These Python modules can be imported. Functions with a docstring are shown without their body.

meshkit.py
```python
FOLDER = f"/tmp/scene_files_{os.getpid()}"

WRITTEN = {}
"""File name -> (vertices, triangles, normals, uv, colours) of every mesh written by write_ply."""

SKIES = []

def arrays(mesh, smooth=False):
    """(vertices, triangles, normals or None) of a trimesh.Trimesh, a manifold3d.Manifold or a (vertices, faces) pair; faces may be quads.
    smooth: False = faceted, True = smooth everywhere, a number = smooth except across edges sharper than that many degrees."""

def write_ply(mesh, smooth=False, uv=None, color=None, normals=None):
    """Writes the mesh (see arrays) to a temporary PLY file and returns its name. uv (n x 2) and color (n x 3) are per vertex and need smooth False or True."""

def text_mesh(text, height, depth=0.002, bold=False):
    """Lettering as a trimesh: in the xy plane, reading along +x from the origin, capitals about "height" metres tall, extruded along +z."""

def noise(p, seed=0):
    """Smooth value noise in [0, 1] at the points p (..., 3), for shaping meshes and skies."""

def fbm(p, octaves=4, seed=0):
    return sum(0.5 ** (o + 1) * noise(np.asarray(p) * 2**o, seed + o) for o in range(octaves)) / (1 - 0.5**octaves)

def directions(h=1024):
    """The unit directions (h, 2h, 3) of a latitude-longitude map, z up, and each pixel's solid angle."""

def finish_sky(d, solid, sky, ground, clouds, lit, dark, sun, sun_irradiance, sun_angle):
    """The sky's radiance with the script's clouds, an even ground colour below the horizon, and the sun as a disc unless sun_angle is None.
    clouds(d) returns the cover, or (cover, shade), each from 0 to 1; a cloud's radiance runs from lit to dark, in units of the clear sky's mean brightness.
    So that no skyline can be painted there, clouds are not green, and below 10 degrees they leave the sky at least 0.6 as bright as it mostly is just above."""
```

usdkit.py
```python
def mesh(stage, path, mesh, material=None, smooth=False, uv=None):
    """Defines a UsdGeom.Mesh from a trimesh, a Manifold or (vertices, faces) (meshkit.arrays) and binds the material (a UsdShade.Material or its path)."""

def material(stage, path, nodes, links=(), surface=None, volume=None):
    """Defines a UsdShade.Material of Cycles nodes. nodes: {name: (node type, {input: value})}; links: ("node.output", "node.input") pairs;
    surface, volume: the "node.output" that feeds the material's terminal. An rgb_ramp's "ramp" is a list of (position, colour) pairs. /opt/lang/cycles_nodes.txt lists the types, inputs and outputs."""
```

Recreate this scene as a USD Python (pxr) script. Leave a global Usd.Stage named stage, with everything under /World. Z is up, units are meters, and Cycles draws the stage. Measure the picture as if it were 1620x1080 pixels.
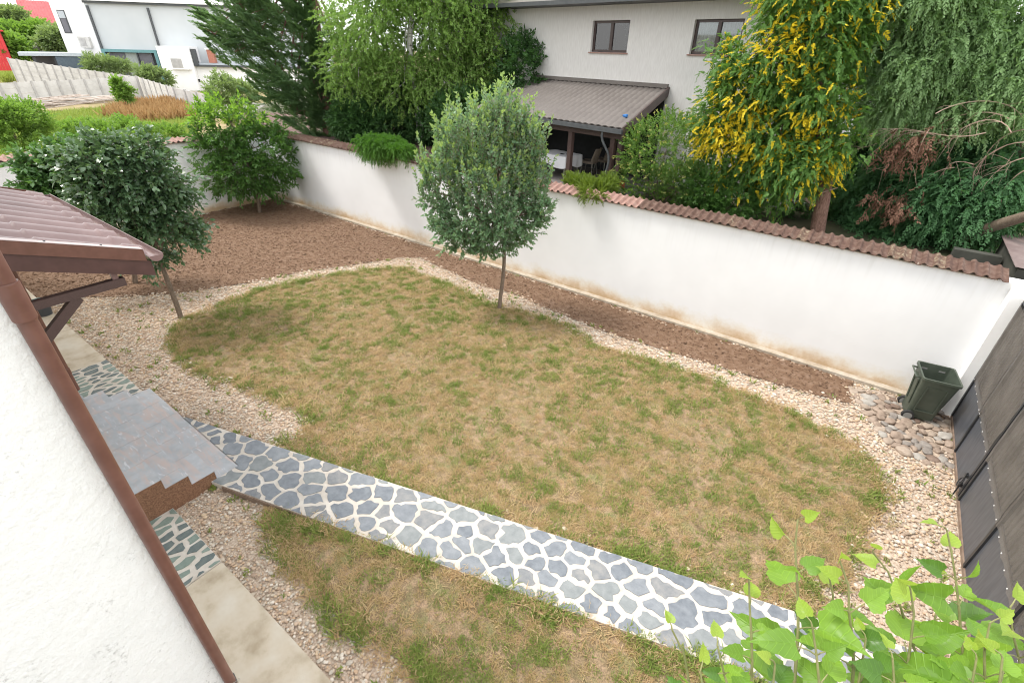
import math, numpy as np, trimesh
from shapely.geometry import Polygon, Point, LineString, box as sbox, MultiPolygon
from shapely import affinity, contains_xy
from scipy.spatial import Voronoi
import usdkit, meshkit
from meshkit import fbm, noise
from pxr import Usd, UsdGeom, UsdLux, UsdShade, Gf, Sdf, Vt

stage = Usd.Stage.CreateInMemory()
UsdGeom.SetStageUpAxis(stage, 'Z'); UsdGeom.SetStageMetersPerUnit(stage, 1.0)
UsdGeom.Xform.Define(stage, '/World'); UsdGeom.Scope.Define(stage, '/World/Looks')

# ------------------------------------------------------------------ camera
H, FPX = 6.0, 763.9
yaw, pitch, roll = math.radians(-35.613), math.radians(31.153), math.radians(-1.565)
_f = np.array([math.sin(yaw)*math.cos(pitch), math.cos(yaw)*math.cos(pitch), -math.sin(pitch)])
_r = np.array([math.cos(yaw), -math.sin(yaw), 0.]); _d = np.cross(_f, _r)
c_, s_ = math.cos(roll), math.sin(roll)
CR, CD, CF = c_*_r+s_*_d, -s_*_r+c_*_d, _f
cam = UsdGeom.Camera.Define(stage, '/World/camera')
m4 = np.eye(4); m4[0, :3], m4[1, :3], m4[2, :3], m4[3, :3] = CR, -CD, -CF, (0, 0, H)
cam.AddTransformOp().Set(Gf.Matrix4d(m4.tolist()))
cam.CreateHorizontalApertureAttr(36.0); cam.CreateVerticalApertureAttr(24.0)
cam.CreateFocalLengthAttr(36.0*FPX/1620); cam.CreateClippingRangeAttr(Gf.Vec2f(0.05, 2000))
cam.CreateExposureAttr(1.12)

# ------------------------------------------------------------------ sky and sun (bright overcast)
SUN_AZ, SUN_EL = math.radians(-112), math.radians(58)   # azimuth = atan2(x, y) of the direction towards the sun
dome = UsdLux.DomeLight.Define(stage, '/World/sky')
skym = usdkit.material(stage, '/World/Looks/sky', {
    's': ('sky_texture', {'sky_type': 'single_scattering', 'sun_disc': False, 'sun_elevation': SUN_EL, 'sun_rotation': SUN_AZ, 'aerosol_density': 2.0}),
    'tc': ('texture_coordinate', {}), 'n': ('noise_texture', {'scale': 2.2, 'detail': 6.0, 'roughness': .55}),
    'r': ('rgb_ramp', {'ramp': [(.3, (9.6, 9.7, 9.9)), (.7, (13.0, 13.0, 12.9))]}),
    'mx': ('mix_color', {'fac': .88}), 'b': ('background_shader', {'strength': .085})},
    [('tc.generated', 'n.vector'), ('n.fac', 'r.fac'), ('s.color', 'mx.a'), ('r.color', 'mx.b'), ('mx.result', 'b.color')], surface='b.background')
UsdShade.MaterialBindingAPI.Apply(dome.GetPrim()).Bind(skym)
dome.GetPrim().SetCustomDataByKey('kind', 'structure'); dome.GetPrim().SetCustomDataByKey('label', 'bright white overcast sky')
sun = UsdLux.DistantLight.Define(stage, '/World/sun')
sun.CreateNormalizeAttr(True); sun.CreateIntensityAttr(0.46); sun.CreateAngleAttr(16.0); sun.CreateColorAttr(Gf.Vec3f(1, .95, .88))
dirs = np.array([math.sin(SUN_AZ)*math.cos(SUN_EL), math.cos(SUN_AZ)*math.cos(SUN_EL), math.sin(SUN_EL)])
zx = np.cross([0, 0, 1], dirs); zx /= np.linalg.norm(zx)
m4 = np.eye(4); m4[0, :3], m4[1, :3], m4[2, :3] = zx, np.cross(dirs, zx), dirs
sun.AddTransformOp().Set(Gf.Matrix4d(m4.tolist()))

# ------------------------------------------------------------------ pixel helpers (photo pixels of 1620 x 1080 -> points of the place)
EYE = np.array([0, 0, H])
def ray(x, y): return CR*(x-810)/FPX+CD*(y-540)/FPX+CF
def gz(x, y, z=0.): d = ray(x, y); return EYE+d*(z-H)/d[2]
def gy(x, y, Y): d = ray(x, y); return EYE+d*Y/d[1]
def gx(x, y, X): d = ray(x, y); return EYE+d*X/d[0]
def gr(x, y, R): d = ray(x, y); return EYE+d*R/math.hypot(d[0], d[1])     # at horizontal range R
def proj(P):
    c = (np.asarray(P, float)-EYE)
    w = c@CF
    return np.stack([810+FPX*(c@CR)/w, 540+FPX*(c@CD)/w], -1)
def V(*a): return np.array(a, float)
def nrm(a): a = np.asarray(a, float); return a/(np.linalg.norm(a, axis=-1, keepdims=True)+1e-12)
def G2(pts, z=0.): return [tuple(gz(x, y, z)[:2]) for x, y in pts]

# ------------------------------------------------------------------ scene tree helpers
used = {}
def numbered(parent, name):
    k = parent+'/'+name; n = used.get(k, 0); used[k] = n+1
    return k if n == 0 else f'{k}_{n:03d}'
def setd(p, label=None, cat=None, group=None, kind=None):
    for k, v in (('label', label), ('category', cat), ('group', group), ('kind', kind)):
        if v: p.SetCustomDataByKey(k, v)
    return p
def cat(ms): return trimesh.util.concatenate([trimesh.Trimesh(*meshkit.arrays(m)[:2], process=False) if not isinstance(m, trimesh.Trimesh) else m for m in ms])
class Node:
    def __init__(s, prim, base): s.prim, s.base = prim, base
    def add(s, name, mesh, mat, smooth=False, label=None, kind=None, tone=None, uv=None):
        if isinstance(mesh, list): mesh = cat(mesh)
        v, f = (mesh.vertices, mesh.faces) if isinstance(mesh, trimesh.Trimesh) else mesh
        path = numbered(str(s.prim.GetPath()), name)
        p = usdkit.mesh(stage, path, (np.asarray(v)-s.base, np.asarray(f)), mat, smooth=smooth, uv=uv).GetPrim()
        if tone is not None: UsdGeom.PrimvarsAPI(p).CreatePrimvar('tone', Sdf.ValueTypeNames.FloatArray, 'vertex').Set(Vt.FloatArray.FromNumpy(np.asarray(tone, np.float32)))
        setd(p, label, kind=kind)
        return Node(p, s.base)
def thing(name, label, category=None, base=(0, 0, 0), group=None, kind=None):
    x = UsdGeom.Xform.Define(stage, numbered('/World', name)); x.AddTranslateOp().Set(Gf.Vec3d(*map(float, base)))
    return Node(setd(x.GetPrim(), label, category, group, kind), np.array(base, float))
def single(name, mesh, mat, label, category=None, group=None, kind=None, smooth=False):
    p = ROOT.add(name, mesh, mat, smooth); setd(p.prim, label, category, group, kind); return p
ROOT = Node(stage.GetPrimAtPath('/World'), np.zeros(3))
def copy_of(src, loc, rotz, label):
    x = UsdGeom.Xform.Define(stage, numbered('/World', src.prim.GetName()))
    x.AddTranslateOp().Set(Gf.Vec3d(*map(float, loc))); x.AddRotateZOp().Set(rotz)
    x.GetPrim().GetReferences().AddInternalReference(src.prim.GetPath()); x.GetPrim().SetInstanceable(True)
    was = src.prim.GetCustomData(); setd(x.GetPrim(), label, was['category'], was.get('group'))
    x.SetXformOpOrder(x.GetOrderedXformOps()[:2])
    return x

# ------------------------------------------------------------------ meshes
def box(x0, x1, y0, y1, z0, z1):
    return trimesh.creation.box(bounds=[[min(x0, x1), min(y0, y1), min(z0, z1)], [max(x0, x1), max(y0, y1), max(z0, z1)]])
def obox(o, ax, ay, az):
    """box from corner o with edge vectors"""
    o, ax, ay, az = map(lambda q: np.asarray(q, float), (o, ax, ay, az))
    v = np.array([o+i*ax+j*ay+k*az for i in (0, 1) for j in (0, 1) for k in (0, 1)])
    m = trimesh.Trimesh(v, [[0,1,3],[0,3,2],[4,6,7],[4,7,5],[0,4,5],[0,5,1],[2,3,7],[2,7,6],[0,2,6],[0,6,4],[1,5,7],[1,7,3]], process=False)
    if np.dot(np.cross(ax, ay), az) < 0: m.invert()
    return m
def bar(a, b, w, h, up=(0, 0, 1)):
    a, b = V(*a), V(*b); d = b-a; s = nrm(np.cross(d, up)); u = nrm(np.cross(s, d))
    return obox(a-s*w/2-u*h/2, s*w, d, u*h)
def tube(pts, rad, sides=8, caps=True):
    p = np.asarray(pts, float); n = len(p); rad = np.broadcast_to(rad, (n,))
    t = nrm(np.gradient(p, axis=0)); ref = np.where(np.abs(t[:, 2:]) < .9, [0, 0, 1.], [1., 0, 0])
    a = nrm(np.cross(t, ref)); b = np.cross(t, a); an = np.arange(sides)*2*math.pi/sides
    v = (p[:, None]+rad[:, None, None]*(np.cos(an)[None, :, None]*a[:, None]+np.sin(an)[None, :, None]*b[:, None])).reshape(-1, 3)
    i, j = np.meshgrid(np.arange(n-1), np.arange(sides), indexing='ij'); jj = (j+1) % sides
    q = np.stack([i*sides+j, i*sides+jj, (i+1)*sides+jj, (i+1)*sides+j], -1).reshape(-1, 4)
    f = np.vstack([q[:, [0, 1, 2]], q[:, [0, 2, 3]]])
    if caps:
        f = np.vstack([f, [[0, k+1, k] for k in range(1, sides-1)], [[(n-1)*sides, (n-1)*sides+k, (n-1)*sides+k+1] for k in range(1, sides-1)]])
    return trimesh.Trimesh(v, f, process=False)
def prism(poly, z0, z1):
    ms = []
    for g in getattr(poly, 'geoms', [poly]):
        if g.area < 1e-6: continue
        m = trimesh.creation.extrude_polygon(g, z1-z0, engine='earcut'); m.apply_translation([0, 0, z0]); ms.append(m)
    return cat(ms)
def curve(pts, n=8):
    """smooth polyline through pts"""
    p = np.asarray(pts, float)
    if len(p) < 3: return p
    from scipy.interpolate import CubicSpline
    t = np.concatenate([[0], np.cumsum(np.linalg.norm(np.diff(p, axis=0), axis=1))])
    return CubicSpline(t, p)(np.linspace(0, t[-1], n))
def grid_sheet(poly, cell, zf):
    """height sheet over a polygon, cut to whole cells"""
    x0, y0, x1, y1 = poly.bounds
    nx, ny = int((x1-x0)/cell)+2, int((y1-y0)/cell)+2
    X, Y = np.meshgrid(x0+np.arange(nx)*cell, y0+np.arange(ny)*cell, indexing='ij')
    ins = contains_xy(poly, X[:-1, :-1]+cell/2, Y[:-1, :-1]+cell/2)
    idx = np.arange(nx*ny).reshape(nx, ny); i, j = np.nonzero(ins)
    a, b, c, d = idx[i, j], idx[i+1, j], idx[i+1, j+1], idx[i, j+1]
    f = np.vstack([np.stack([a, b, c], 1), np.stack([a, c, d], 1)])
    use, inv = np.unique(f, return_inverse=True); f = inv.reshape(f.shape)
    v = np.stack([X.ravel()[use], Y.ravel()[use], np.zeros(len(use))], 1)
    v[:, 2] = zf(v[:, 0], v[:, 1])
    return trimesh.Trimesh(v, f, process=False)
def pts_in(rng, poly, n):
    x0, y0, x1, y1 = poly.bounds; out = np.zeros((0, 2))
    while len(out) < n:
        q = rng.uniform((x0, y0), (x1, y1), (n*2, 2)); out = np.vstack([out, q[contains_xy(poly, q[:, 0], q[:, 1])]])
    return out[:n]

# ------------------------------------------------------------------ materials
def col(h):
    h = h.lstrip('#'); c = [int(h[i:i+2], 16)/255 for i in (0, 2, 4)]
    return tuple(x/12.92 if x < .04045 else ((x+.055)/1.055)**2.4 for x in c)
def mat(name, c1, c2=None, scale=6., rough=.7, bump=0., bscale=60., c3=None, lo=.35, hi=.65, metallic=0., spec=.5, stretch=None, bdist=.01, detail=6., extra=None, isl=0.):
    c2 = c2 or c1
    st = [(lo, c1), (hi, c2)] if c3 is None else [(lo, c1), ((lo+hi)/2, c2), (hi, c3)]
    N = {'g': ('geometry', {}), 'n': ('noise_texture', {'scale': scale, 'detail': detail, 'roughness': .6}), 'r': ('rgb_ramp', {'ramp': st}),
         'p': ('principled_bsdf', {'roughness': rough, 'metallic': metallic, 'specular_ior_level': spec})}
    L = [('n.fac', 'r.fac')]
    src = 'g.position'
    if stretch is not None:
        N['mp'] = ('mapping', {'scale': stretch}); L += [('g.position', 'mp.vector')]; src = 'mp.vector'
    L += [(src, 'n.vector')]
    out = 'r.color'
    if isl:
        N['hs'] = ('hsv', {}); N['mr'] = ('map_range', {'to_min': 1-isl, 'to_max': 1+isl}); N['oi'] = ('object_info', {})
        L += [('g.random_per_island', 'mr.value'), ('mr.result', 'hs.value'), (out, 'hs.color')]; out = 'hs.color'
    if extra: out = extra(N, L, out)
    L += [(out, 'p.base_color')]
    if bump:
        N['bn'] = ('noise_texture', {'scale': bscale, 'detail': 5.}); N['b'] = ('bump', {'strength': bump, 'distance': bdist})
        L += [(src, 'bn.vector'), ('bn.fac', 'b.height'), ('b.normal', 'p.normal')]
    return usdkit.material(stage, '/World/Looks/'+name, N, L, surface='p.BSDF')
LEAF_GAIN = {'dark_conifer_spray': 2.9, 'grey_green_spray': 2.0, 'deep_green_spray': 1.7, 'cypress_spray': 1.6, 'dark_hedge_leaf': 1.9, 'birch_leaf': 2.1, 'silvery_leaf': 2.5, 'glossy_dark_leaf': 2.3, 'mid_green_leaf': 1.9, 'walnut_leaf': 1.4, 'privet_leaf': 1.4, 'tall_straw': 1.5, 'fern_spray': 1.4, 'wild_bright_leaf': 1.25, 'wild_grey_leaf': 1.2, 'meadow_blade': 1.3}
def leafmat(name, cs, trans=.3, rough=.45, spec=.4, tcol=None, backside=None):
    """cs: colours picked leaf by leaf"""
    cs = [tuple(LEAF_GAIN.get(name, 1.)*np.array(c)) for c in cs]; k = len(cs); st = [((i+.5)/k, c) for i, c in enumerate(cs)]
    tc = tcol or tuple(1.5*np.array(cs[k//2])*V(1.1, 1.25, .5))
    N = {'g': ('geometry', {}), 'r': ('rgb_ramp', {'ramp': st}), 'p': ('principled_bsdf', {'roughness': rough, 'specular_ior_level': spec}),
         't': ('translucent_bsdf', {}), 'm': ('mix_closure', {'fac': trans}), 'mx': ('mix_color', {'fac': .6, 'b': tc})}
    L = [('g.random_per_island', 'r.fac'), ('r.color', 'mx.a'), ('mx.result', 't.color'), ('p.BSDF', 'm.closure1'), ('t.BSDF', 'm.closure2')]
    if backside is not None:
        N['bk'] = ('mix_color', {'b': backside}); L += [('g.backfacing', 'bk.fac'), ('r.color', 'bk.a'), ('bk.result', 'p.base_color')]
    else: L += [('r.color', 'p.base_color')]
    return usdkit.material(stage, '/World/Looks/'+name, N, L, surface='m.closure')
def windowglass(name, tint=(.75, .8, .8)):
    return usdkit.material(stage, '/World/Looks/'+name, {'t': ('transparent_bsdf', {'color': tint}), 'g': ('glossy_bsdf', {'roughness': .03, 'color': (.95, .95, .95)}), 'fr': ('fresnel', {'IOR': 1.9}),
        'm': ('mix_closure', {})}, [('fr.fac', 'm.fac'), ('t.BSDF', 'm.closure1'), ('g.BSDF', 'm.closure2')], surface='m.closure')

def stain(N, L, out):
    """rising damp: ochre stain with an uneven upper edge along the foot of the garden wall"""
    N.update({'sx': ('separate_xyz', {}), 'sn': ('noise_texture', {'scale': 1.1, 'detail': 9., 'roughness': .7}), 'sm': ('math', {'math_type': 'multiply', 'value2': .92}),
              'sa': ('math', {'math_type': 'subtract'}), 'sr': ('rgb_ramp', {'ramp': [(.02, (.62, .44, .27)), (.08, (.78, .62, .45)), (.14, (.90, .82, .70)), (.20, (.97, .945, .90)), (.26, (1, 1, 1)), (1, (1, 1, 1))]}),
              'smx': ('mix_color', {'blend_type': 'multiply', 'fac': 1.})})
    L += [('g.position', 'sx.vector'), ('g.position', 'sn.vector'), ('sn.fac', 'sm.value1'), ('sx.z', 'sa.value1'), ('sm.value', 'sa.value2'),
          ('sa.value', 'smr.value'), ('smr.result', 'sr.fac'), (out, 'smx.a'), ('sr.color', 'smx.b')]
    N['smr'] = ('map_range', {'from_min': -.45, 'from_max': 1.4, 'clamp': True})
    N.update({'dm': ('mapping', {'scale': (5., 5., .35)}), 'dn': ('noise_texture', {'scale': 1.6, 'detail': 6., 'roughness': .6}), 'dr': ('rgb_ramp', {'ramp': [(.50, (1, 1, 1)), (.75, (.90, .895, .88))]}),
              'dz': ('map_range', {'from_min': 1.7, 'from_max': 2.72, 'clamp': True}), 'dx': ('mix_color', {'blend_type': 'multiply'}),
              'pn': ('noise_texture', {'scale': .55, 'detail': 5.}), 'pr': ('rgb_ramp', {'ramp': [(.42, (1, 1, 1)), (.7, (.97, .97, .97))]}), 'px': ('mix_color', {'blend_type': 'multiply', 'fac': 1.})})
    L += [('g.position', 'dm.vector'), ('dm.vector', 'dn.vector'), ('dn.fac', 'dr.fac'), ('sx.z', 'dz.value'), ('dz.result', 'dx.fac'), ('smx.result', 'dx.a'), ('dr.color', 'dx.b'),
          ('g.position', 'pn.vector'), ('pn.fac', 'pr.fac'), ('dx.result', 'px.a'), ('pr.color', 'px.b')]
    return 'px.result'
M = {}
M['garden_wall'] = mat('garden_wall', (.79, .80, .815), (.835, .845, .86), scale=.8, rough=.85, bump=.12, bscale=90, extra=stain)
M['white_plain'] = mat('white_plain', (.79, .79, .79), (.85, .85, .85), scale=1.1, rough=.85, bump=.1, bscale=80)
def specks(N, L, out):
    N.update({'k': ('noise_texture', {'scale': 26., 'detail': 8., 'roughness': .75}), 'k2': ('noise_texture', {'scale': 2.2, 'detail': 3.}), 'ka': ('math', {'math_type': 'multiply'}),
              'kr': ('rgb_ramp', {'ramp': [(.335, (.93, .935, .93)), (.40, (.62, .62, .61)), (.46, (.3, .3, .29))]}), 'kx': ('mix_color', {'blend_type': 'multiply', 'fac': .8})})
    L += [('g.position', 'k.vector'), ('g.position', 'k2.vector'), ('k.fac', 'ka.value1'), ('k2.fac', 'ka.value2'), ('ka.value', 'kr.fac'), (out, 'kx.a'), ('kr.color', 'kx.b')]
    return 'kx.result'
M['stucco'] = mat('rough_white_stucco', (.82, .83, .825), (.86, .865, .86), scale=3, rough=.9, bump=.8, bscale=38, bdist=.012, extra=specks)
M['cream'] = mat('cream_wall', (.72, .66, .58), (.76, .71, .63), scale=2, rough=.85, bump=.2, bscale=60)
M['brown_paint'] = mat('brown_painted_metal', (.105, .046, .033), (.138, .064, .048), scale=7, rough=.38, bump=.04, bscale=20)
M['brown_wood'] = mat('dark_brown_wood', (.045, .024, .02), (.075, .042, .036), scale=9, rough=.6, bump=.3, bscale=30, stretch=(3, 14, 14))
M['fascia'] = mat('fascia_board', (.055, .024, .02), (.075, .034, .029), scale=6, rough=.5, bump=.12, bscale=40)
M['roof_metal'] = mat('mauve_brown_roof_sheet', (.16, .095, .09), (.215, .14, .135), scale=2.5, rough=.27, spec=.6)
M['roof_edge'] = mat('worn_roof_trim', (.45, .36, .35), (.55, .47, .46), scale=8, rough=.4)
M['clay'] = mat('clay_coping_tile', (.10, .054, .04), (.145, .082, .062), scale=9, rough=.9, bump=.3, bscale=60, c3=(.2, .135, .105), isl=.2)
M['clay_pale'] = mat('pale_clay_coping_tile', (.25, .135, .11), (.34, .215, .18), scale=9, rough=.75, bump=.2, bscale=60)
M['clay_moss'] = mat('weathered_coping_tile', (.085, .05, .038), (.14, .085, .06), scale=14, rough=.9, bump=.5, bscale=50, c3=(.24, .2, .14))
M['kerb'] = mat('concrete_kerb', (.33, .27, .2), (.47, .42, .35), scale=5, rough=.9, bump=.3, bscale=60)
M['mortar'] = mat('pale_mortar', (.47, .42, .365), (.60, .555, .50), scale=4, rough=.85, bump=.25, bscale=70)
M['slab_side'] = mat('stained_slab_side', (.17, .115, .08), (.26, .19, .145), scale=6, rough=.9, bump=.3)
SL = [((.145, .162, .184), (.215, .232, .255)), ((.165, .182, .204), (.235, .252, .272)), ((.125, .142, .165), (.195, .213, .237)), ((.175, .192, .198), (.24, .257, .26)), ((.155, .167, .182), (.25, .248, .243))]
M['slates'] = [mat(f'slate_stone_{"abcde"[i]}', a, b, scale=9, rough=.6, bump=.5, bscale=40, lo=.34, hi=.66, detail=9.) for i, (a, b) in enumerate(SL)]
M['greens'] = [mat(f'green_slate_{"ab"[i]}', a, b, scale=12, rough=.6, bump=.4, bscale=40, lo=.3, hi=.7) for i, (a, b) in enumerate([((.09, .115, .115), (.15, .18, .17)), ((.15, .2, .17), (.22, .27, .235))])]
def streaks(N, L, out):
    N.update({'q': ('mapping', {'scale': (1.0, 5., 1.), 'rotation': (0, 0, .5)}), 'qn': ('noise_texture', {'scale': 1.5, 'detail': 9., 'roughness': .65, 'distortion': .9}),
              'qr': ('rgb_ramp', {'ramp': [(.46, (0, 0, 0)), (.62, (.85, .85, .85))]}), 'qx': ('mix_color', {'b': (.47, .375, .34)}),
              'w': ('mapping', {'scale': (3., 14., 1.), 'rotation': (0, 0, .9)}), 'wn': ('noise_texture', {'scale': 1.2, 'detail': 4., 'distortion': 1.}),
              'wr': ('rgb_ramp', {'ramp': [(.62, (0, 0, 0)), (.70, (.8, .8, .8))]}), 'wx': ('mix_color', {'b': (.58, .59, .61)}), 'oi': ('object_info', {}),
              'ov': ('vector_math', {'math_type': 'multiply_add', 'vector2': (37., 91., 0.)})})
    L += [('oi.random', 'ov.vector1'), ('g.position', 'ov.vector3'), ('ov.vector', 'q.vector'), ('q.vector', 'qn.vector'), ('qn.fac', 'qr.fac'), ('qr.color', 'qx.fac'), (out, 'qx.a'),
          ('ov.vector', 'w.vector'), ('w.vector', 'wn.vector'), ('wn.fac', 'wr.fac'), ('wr.color', 'wx.fac'), ('qx.result', 'wx.a')]
    return 'wx.result'
M['tile'] = mat('slate_look_tile', (.33, .345, .365), (.41, .425, .45), scale=5, rough=.42, extra=streaks, bump=.05, bscale=40)
M['grout'] = mat('tile_grout', (.42, .41, .39), (.5, .49, .47), rough=.85)
M['granule'] = mat('brown_granule_plaster', (.13, .065, .035), (.24, .125, .07), scale=55, rough=.9, bump=.5, bscale=70, lo=.4, hi=.6)
M['concrete'] = mat('walkway_concrete', (.34, .275, .19), (.50, .43, .335), scale=2.2, rough=.85, bump=.2, bscale=80, lo=.3, hi=.68, c3=(.56, .51, .43))
M['gravel_bed'] = mat('gravel_bed', (.34, .26, .195), (.54, .44, .35), scale=38, rough=.9, bump=.6, bscale=45, lo=.38, hi=.62)
PB = ['#d2b9a4', '#dcc9b8', '#c4aa94', '#cfb094', '#e4d9ce', '#b59d8b', '#c8bdb1', '#d8bfa4', '#a3907f', '#cfc0af']
M['pebbles'] = [mat(f'pebble_{"abcdefghij"[i]}', tuple(.66*np.array(col(c))*V(1, 1, .96)), tuple(.88*np.array(col(c))*V(1, 1, .96)), scale=30, rough=.8, lo=.3, hi=.7) for i, c in enumerate(PB)]
M['soil'] = mat('tilled_soil', (.125, .070, .040), (.168, .099, .059), scale=7, rough=.95, bump=.8, bscale=26, bdist=.03, c3=(.21, .135, .092))
M['clods'] = [mat(f'soil_clod_{"abc"[i]}', a, b, scale=20, rough=.95) for i, (a, b) in enumerate([((.125, .070, .041), (.178, .105, .064)), ((.16, .097, .058), (.225, .143, .092)), ((.10, .058, .035), (.15, .09, .055))])]
def greenpatch(N, L, out):
    N.update({'gp': ('noise_texture', {'scale': 3.2, 'detail': 7., 'roughness': .68}), 'gr': ('rgb_ramp', {'ramp': [(.50, (0, 0, 0)), (.62, (.85, .85, .85))]}), 'gx': ('mix_color', {'b': (.19, .18, .075)}),
              'fn': ('noise_texture', {'scale': 55., 'detail': 4.}), 'fr': ('rgb_ramp', {'ramp': [(.35, (.6, .6, .6)), (.6, (1.15, 1.15, 1.15))]}), 'fx': ('mix_color', {'blend_type': 'multiply', 'fac': 1., 'use_clamp': False})})
    L += [('g.position', 'gp.vector'), ('gp.fac', 'gr.fac'), ('gr.color', 'gx.fac'), (out, 'gx.a'), ('g.position', 'fn.vector'), ('fn.fac', 'fr.fac'), ('gx.result', 'fx.a'), ('fr.color', 'fx.b')]
    return 'fx.result'
M['lawn'] = mat('dry_lawn', (.15, .105, .056), (.235, .17, .094), scale=7, rough=.95, bump=.8, bscale=55, lo=.3, hi=.65, c3=(.32, .22, .14), extra=greenpatch)
def bladem(n, a, b, tr=.25): return leafmat(n, [a, tuple((np.array(a)+b)/2), b], trans=tr, rough=.7, spec=.2, tcol=tuple(1.2*np.array(b)))
M['dry'] = [bladem('straw_blade', (.51, .385, .215), (.68, .54, .335)), bladem('dry_blade', (.44, .305, .16), (.58, .425, .25)), bladem('olive_blade', (.33, .275, .105), (.44, .365, .16))]
M['green'] = [bladem('grass_blade', (.22, .265, .065), (.32, .37, .10)), bladem('lush_blade', (.155, .225, .045), (.23, .31, .075))]
M['bark_brown'] = mat('tree_bark', (.12, .085, .06), (.22, .17, .13), scale=20, rough=.9, bump=.6, bscale=30, stretch=(3, 3, .6))
M['bark_red'] = mat('reddish_flaky_bark', (.13, .065, .045), (.30, .18, .14), scale=14, rough=.9, bump=.9, bscale=20, stretch=(3, 3, .8), bdist=.03)
M['bark_birch'] = mat('birch_bark', (.1, .09, .08), (.62, .6, .57), scale=6, rough=.7, lo=.38, hi=.48, stretch=(1, 1, 3))
M['deadwood'] = mat('dead_wood', (.30, .205, .16), (.46, .34, .275), scale=10, rough=.9)
M['dark_metal'] = mat('dark_grey_gate_metal', (.045, .047, .055), (.06, .063, .072), scale=5, rough=.45, bump=.05)
M['gate_panel'] = mat('dark_gate_panel', (.06, .066, .08), (.10, .107, .122), scale=3, rough=.42, stretch=(1, 6, .8), bump=.05)
M['gate_black'] = mat('black_gate_bar', (.016, .017, .02), (.025, .027, .03), scale=5, rough=.4)
M['gate_slat'] = mat('grey_gate_slat', (.045, .042, .04), (.07, .065, .06), scale=4, rough=.6)
M['net'] = usdkit.material(stage, '/World/Looks/shade_net', {'g': ('geometry', {}), 'n': ('noise_texture', {'scale': 2.2, 'detail': 6.}), 'r': ('rgb_ramp', {'ramp': [(.35, (.19, .17, .15)), (.65, (.31, .28, .25))]}),
    'd': ('diffuse_bsdf', {}), 't': ('transparent_bsdf', {}), 'tl': ('translucent_bsdf', {'color': (.22, .18, .14)}), 'm': ('mix_closure', {'fac': .62}), 'm2': ('mix_closure', {'fac': .25})},
    [('g.position', 'n.vector'), ('n.fac', 'r.fac'), ('r.color', 'd.color'), ('d.BSDF', 'm2.closure1'), ('tl.BSDF', 'm2.closure2'), ('m2.closure', 'm.closure1'), ('t.BSDF', 'm.closure2')], surface='m.closure')
M['bin'] = mat('green_bin_plastic', (.05, .065, .048), (.075, .092, .07), scale=4, rough=.5, bump=.08, bscale=70)
M['rubber'] = mat('black_rubber', (.018, .018, .018), (.03, .03, .03), rough=.8)
M['grey_plastic'] = mat('grey_plastic', (.2, .2, .19), (.26, .26, .25), rough=.6)
CB = [((.23, .17, .13), (.33, .255, .2)), ((.19, .165, .145), (.27, .24, .215)), ((.29, .225, .175), (.38, .31, .25)), ((.15, .10, .075), (.21, .15, .115)), ((.28, .255, .225), (.38, .355, .32))]
M['cobbles'] = [mat(f'cobble_{"abcde"[i]}', a, b, scale=12, rough=.75, bump=.2, bscale=40) for i, (a, b) in enumerate(CB)]
M['render_house'] = mat('ribbed_house_render', (.60, .58, .56), (.68, .665, .645), scale=14, rough=.9, stretch=(3, 3, .35), bump=.5, bscale=30)
M['dark_roof'] = mat('dark_eave', (.022, .022, .028), (.035, .035, .043), rough=.5)
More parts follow.
